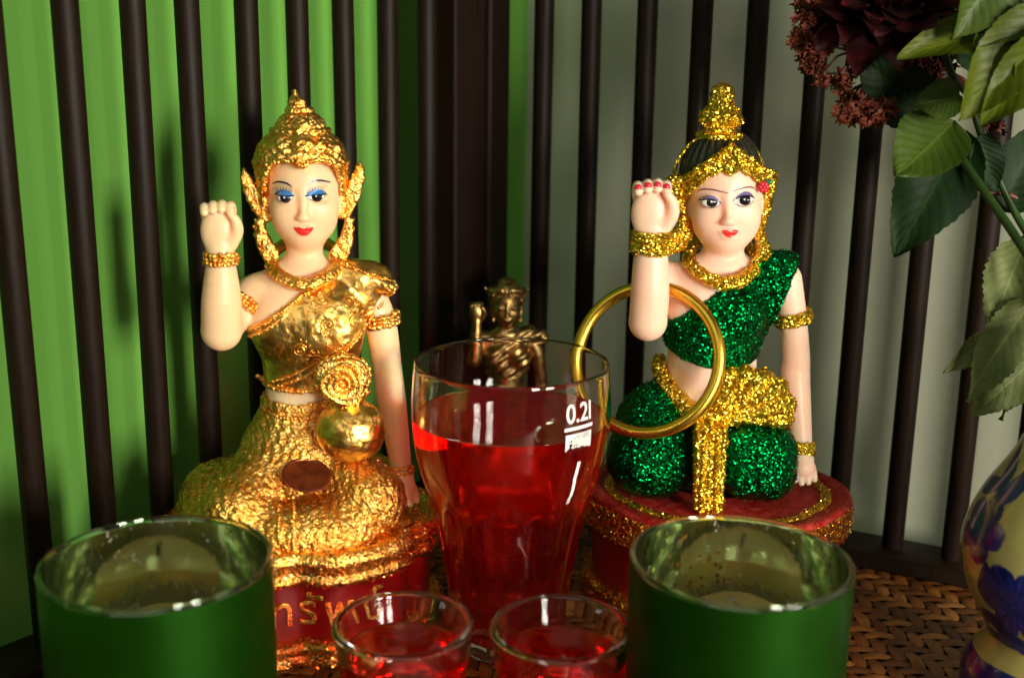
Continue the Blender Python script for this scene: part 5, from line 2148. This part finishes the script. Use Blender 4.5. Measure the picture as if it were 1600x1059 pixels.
# dark red bloom
PE = empty('red_bloom', tuple(px3(1385, 5, 47.5)), 0, 'large very dark red many petalled bloom at the top, above the rusty flower clusters', 'flower')
for ring_, (n_, rr, ln, wd, tilt) in enumerate(((7, .25, 1.3, 1.1, 70), (9, .6, 1.9, 1.5, 50), (11, .9, 2.6, 1.8, 30), (12, 1.0, 3.1, 2.0, 8), (12, 1.0, 3.3, 2.0, -14))):
    for i in range(n_):
        a = 2 * math.pi * (i + .5 * ring_) / n_ + rng.uniform(-.15, .15)
        # bloom axis points up and toward the viewer
        axv = np.array([-.15, -.55, .8])
        axv /= np.linalg.norm(axv)
        e1_ = np.cross(axv, [1, 0, 0.])
        e1_ /= np.linalg.norm(e1_)
        e2_ = np.cross(axv, e1_)
        rad_ = e1_ * math.cos(a) + e2_ * math.sin(a)
        tl = R(tilt + rng.uniform(-10, 10))
        d_ = rad_ * math.cos(tl) + axv * math.sin(tl)
        b_ = rad_ * rr * .5
        leaf('petal', b_, b_ + d_ * ln * rng.uniform(.85, 1.1), wd, 'petal', PE, axv * math.cos(tl) - rad_ * math.sin(tl), rng.uniform(.15, .5), .25, wav=.12, serr=.02, nu=12, nv=7)
stem(PE, [(0.2, .3, -.3), rel(neck) * 0 + (np.array([1.5, 1.0, -3])), np.array(neck) - np.array(PE.location) + [0, .5, 0], np.array(neck) - np.array(PE.location) + [0, .2, -7]], .16, .18)
PE['label'] = 'large very dark red many petalled bloom cut by the top edge of the photo'


# rusty floret clusters
def floret_mesh():
    m = MB()
    for k in range(5):
        a = 2 * math.pi * k / 5
        d_ = np.array([math.cos(a), math.sin(a), .55])
        sd_ = np.array([-math.sin(a), math.cos(a), 0])
        P = np.zeros((4, 3, 3))
        for i, t in enumerate((0, .4, .75, 1)):
            for j, u in enumerate((-1, 0, 1)):
                P[i, j] = d_ * .26 * t + sd_ * u * .075 * math.sin(math.pi * (t * .8 + .2)) + np.array([0, 0, .04 * abs(u)])
        m.grid(P)
    m.sphere((0, 0, .08), .07, 6, 4)
    return m


FM = floret_mesh()
fv, ff = np.concatenate(FM.v), FM.f


def cluster(label, spots, origin, root):
    """spots: (px,py,depth,radius px,count)"""
    e = empty('sedum_cluster', tuple(px3(*origin)), 0, label, 'flower')
    o0 = np.array(e.location)
    m = MB()
    ms = MB()
    for (px, py, Y, rp, n_) in spots:
        for _ in range(n_):
            a, q = rng.uniform(0, 2 * math.pi), rp * math.sqrt(rng.random())
            p = px3(px + q * math.cos(a), py + q * math.sin(a), Y + rng.uniform(-.8, .8)) - o0
            mt_ = rotm(*rng.uniform(0, 360, 3))
            m.add(fv * rng.uniform(.7, 1.2) @ mt_.T + p, ff)
            b_ = px3(px + .2 * q, py - rp * .6, Y + .3) - o0
            if rng.random() < .5:
                ms.tube([b_, (b_ + p) / 2 + rng.normal(0, .08, 3), p], [.04, .03, .022], 5)
    for k in range(len(spots) - 1):
        pass
    r0 = np.zeros(3)
    for (px, py, Y, rp, n_) in spots:
        b_ = px3(px, py - rp * .5, Y + .3) - o0
        ms.tube([r0, (r0 + b_) / 2 + np.array([0, 0, .25]), b_], [.06, .05, .04], 6)
    rv = px3(*root) - o0
    ms.tube([rv, rv * .5 + np.array([0, .5, .3]), r0], [.09, .08, .06], 7)
    tag(m.build('florets', MT['floret'], e), kind='stuff')
    ms.build('stems', MT['stem_red'], e)
    return e


cluster('rusty red cluster of tiny dried florets hanging left of the dark red bloom',
        [(1262, 20, 48.0, 22, 60), (1258, 62, 48.0, 22, 80), (1270, 95, 48.0, 20, 50), (1285, 122, 47.9, 12, 20), (1318, 125, 47.8, 14, 26), (1320, 148, 47.7, 12, 18), (1290, 60, 48.5, 22, 50), (1300, 20, 48.5, 30, 60)],
        (1330, 80, 48.7), (1450, 150, 48.0))
cluster('rusty red cluster of tiny dried florets hanging lowest, under the dark green leaf',
        [(1345, 172, 47.3, 24, 70), (1322, 185, 47.3, 12, 20), (1368, 180, 47.3, 18, 40), (1310, 178, 47.3, 9, 10), (1385, 168, 47.5, 14, 20)],
        (1350, 130, 48.5), (1450, 130, 48.0))
cluster('rusty red cluster of tiny dried florets between the stems at the top',
        [(1440, 110, 48.5, 26, 60), (1475, 85, 48.5, 24, 50), (1510, 75, 48.5, 22, 40), (1420, 60, 49.0, 30, 50), (1545, 190, 48.3, 10, 14), (1560, 200, 48.3, 10, 12)],
        (1480, 110, 49.3), (1540, 160, 48.5))
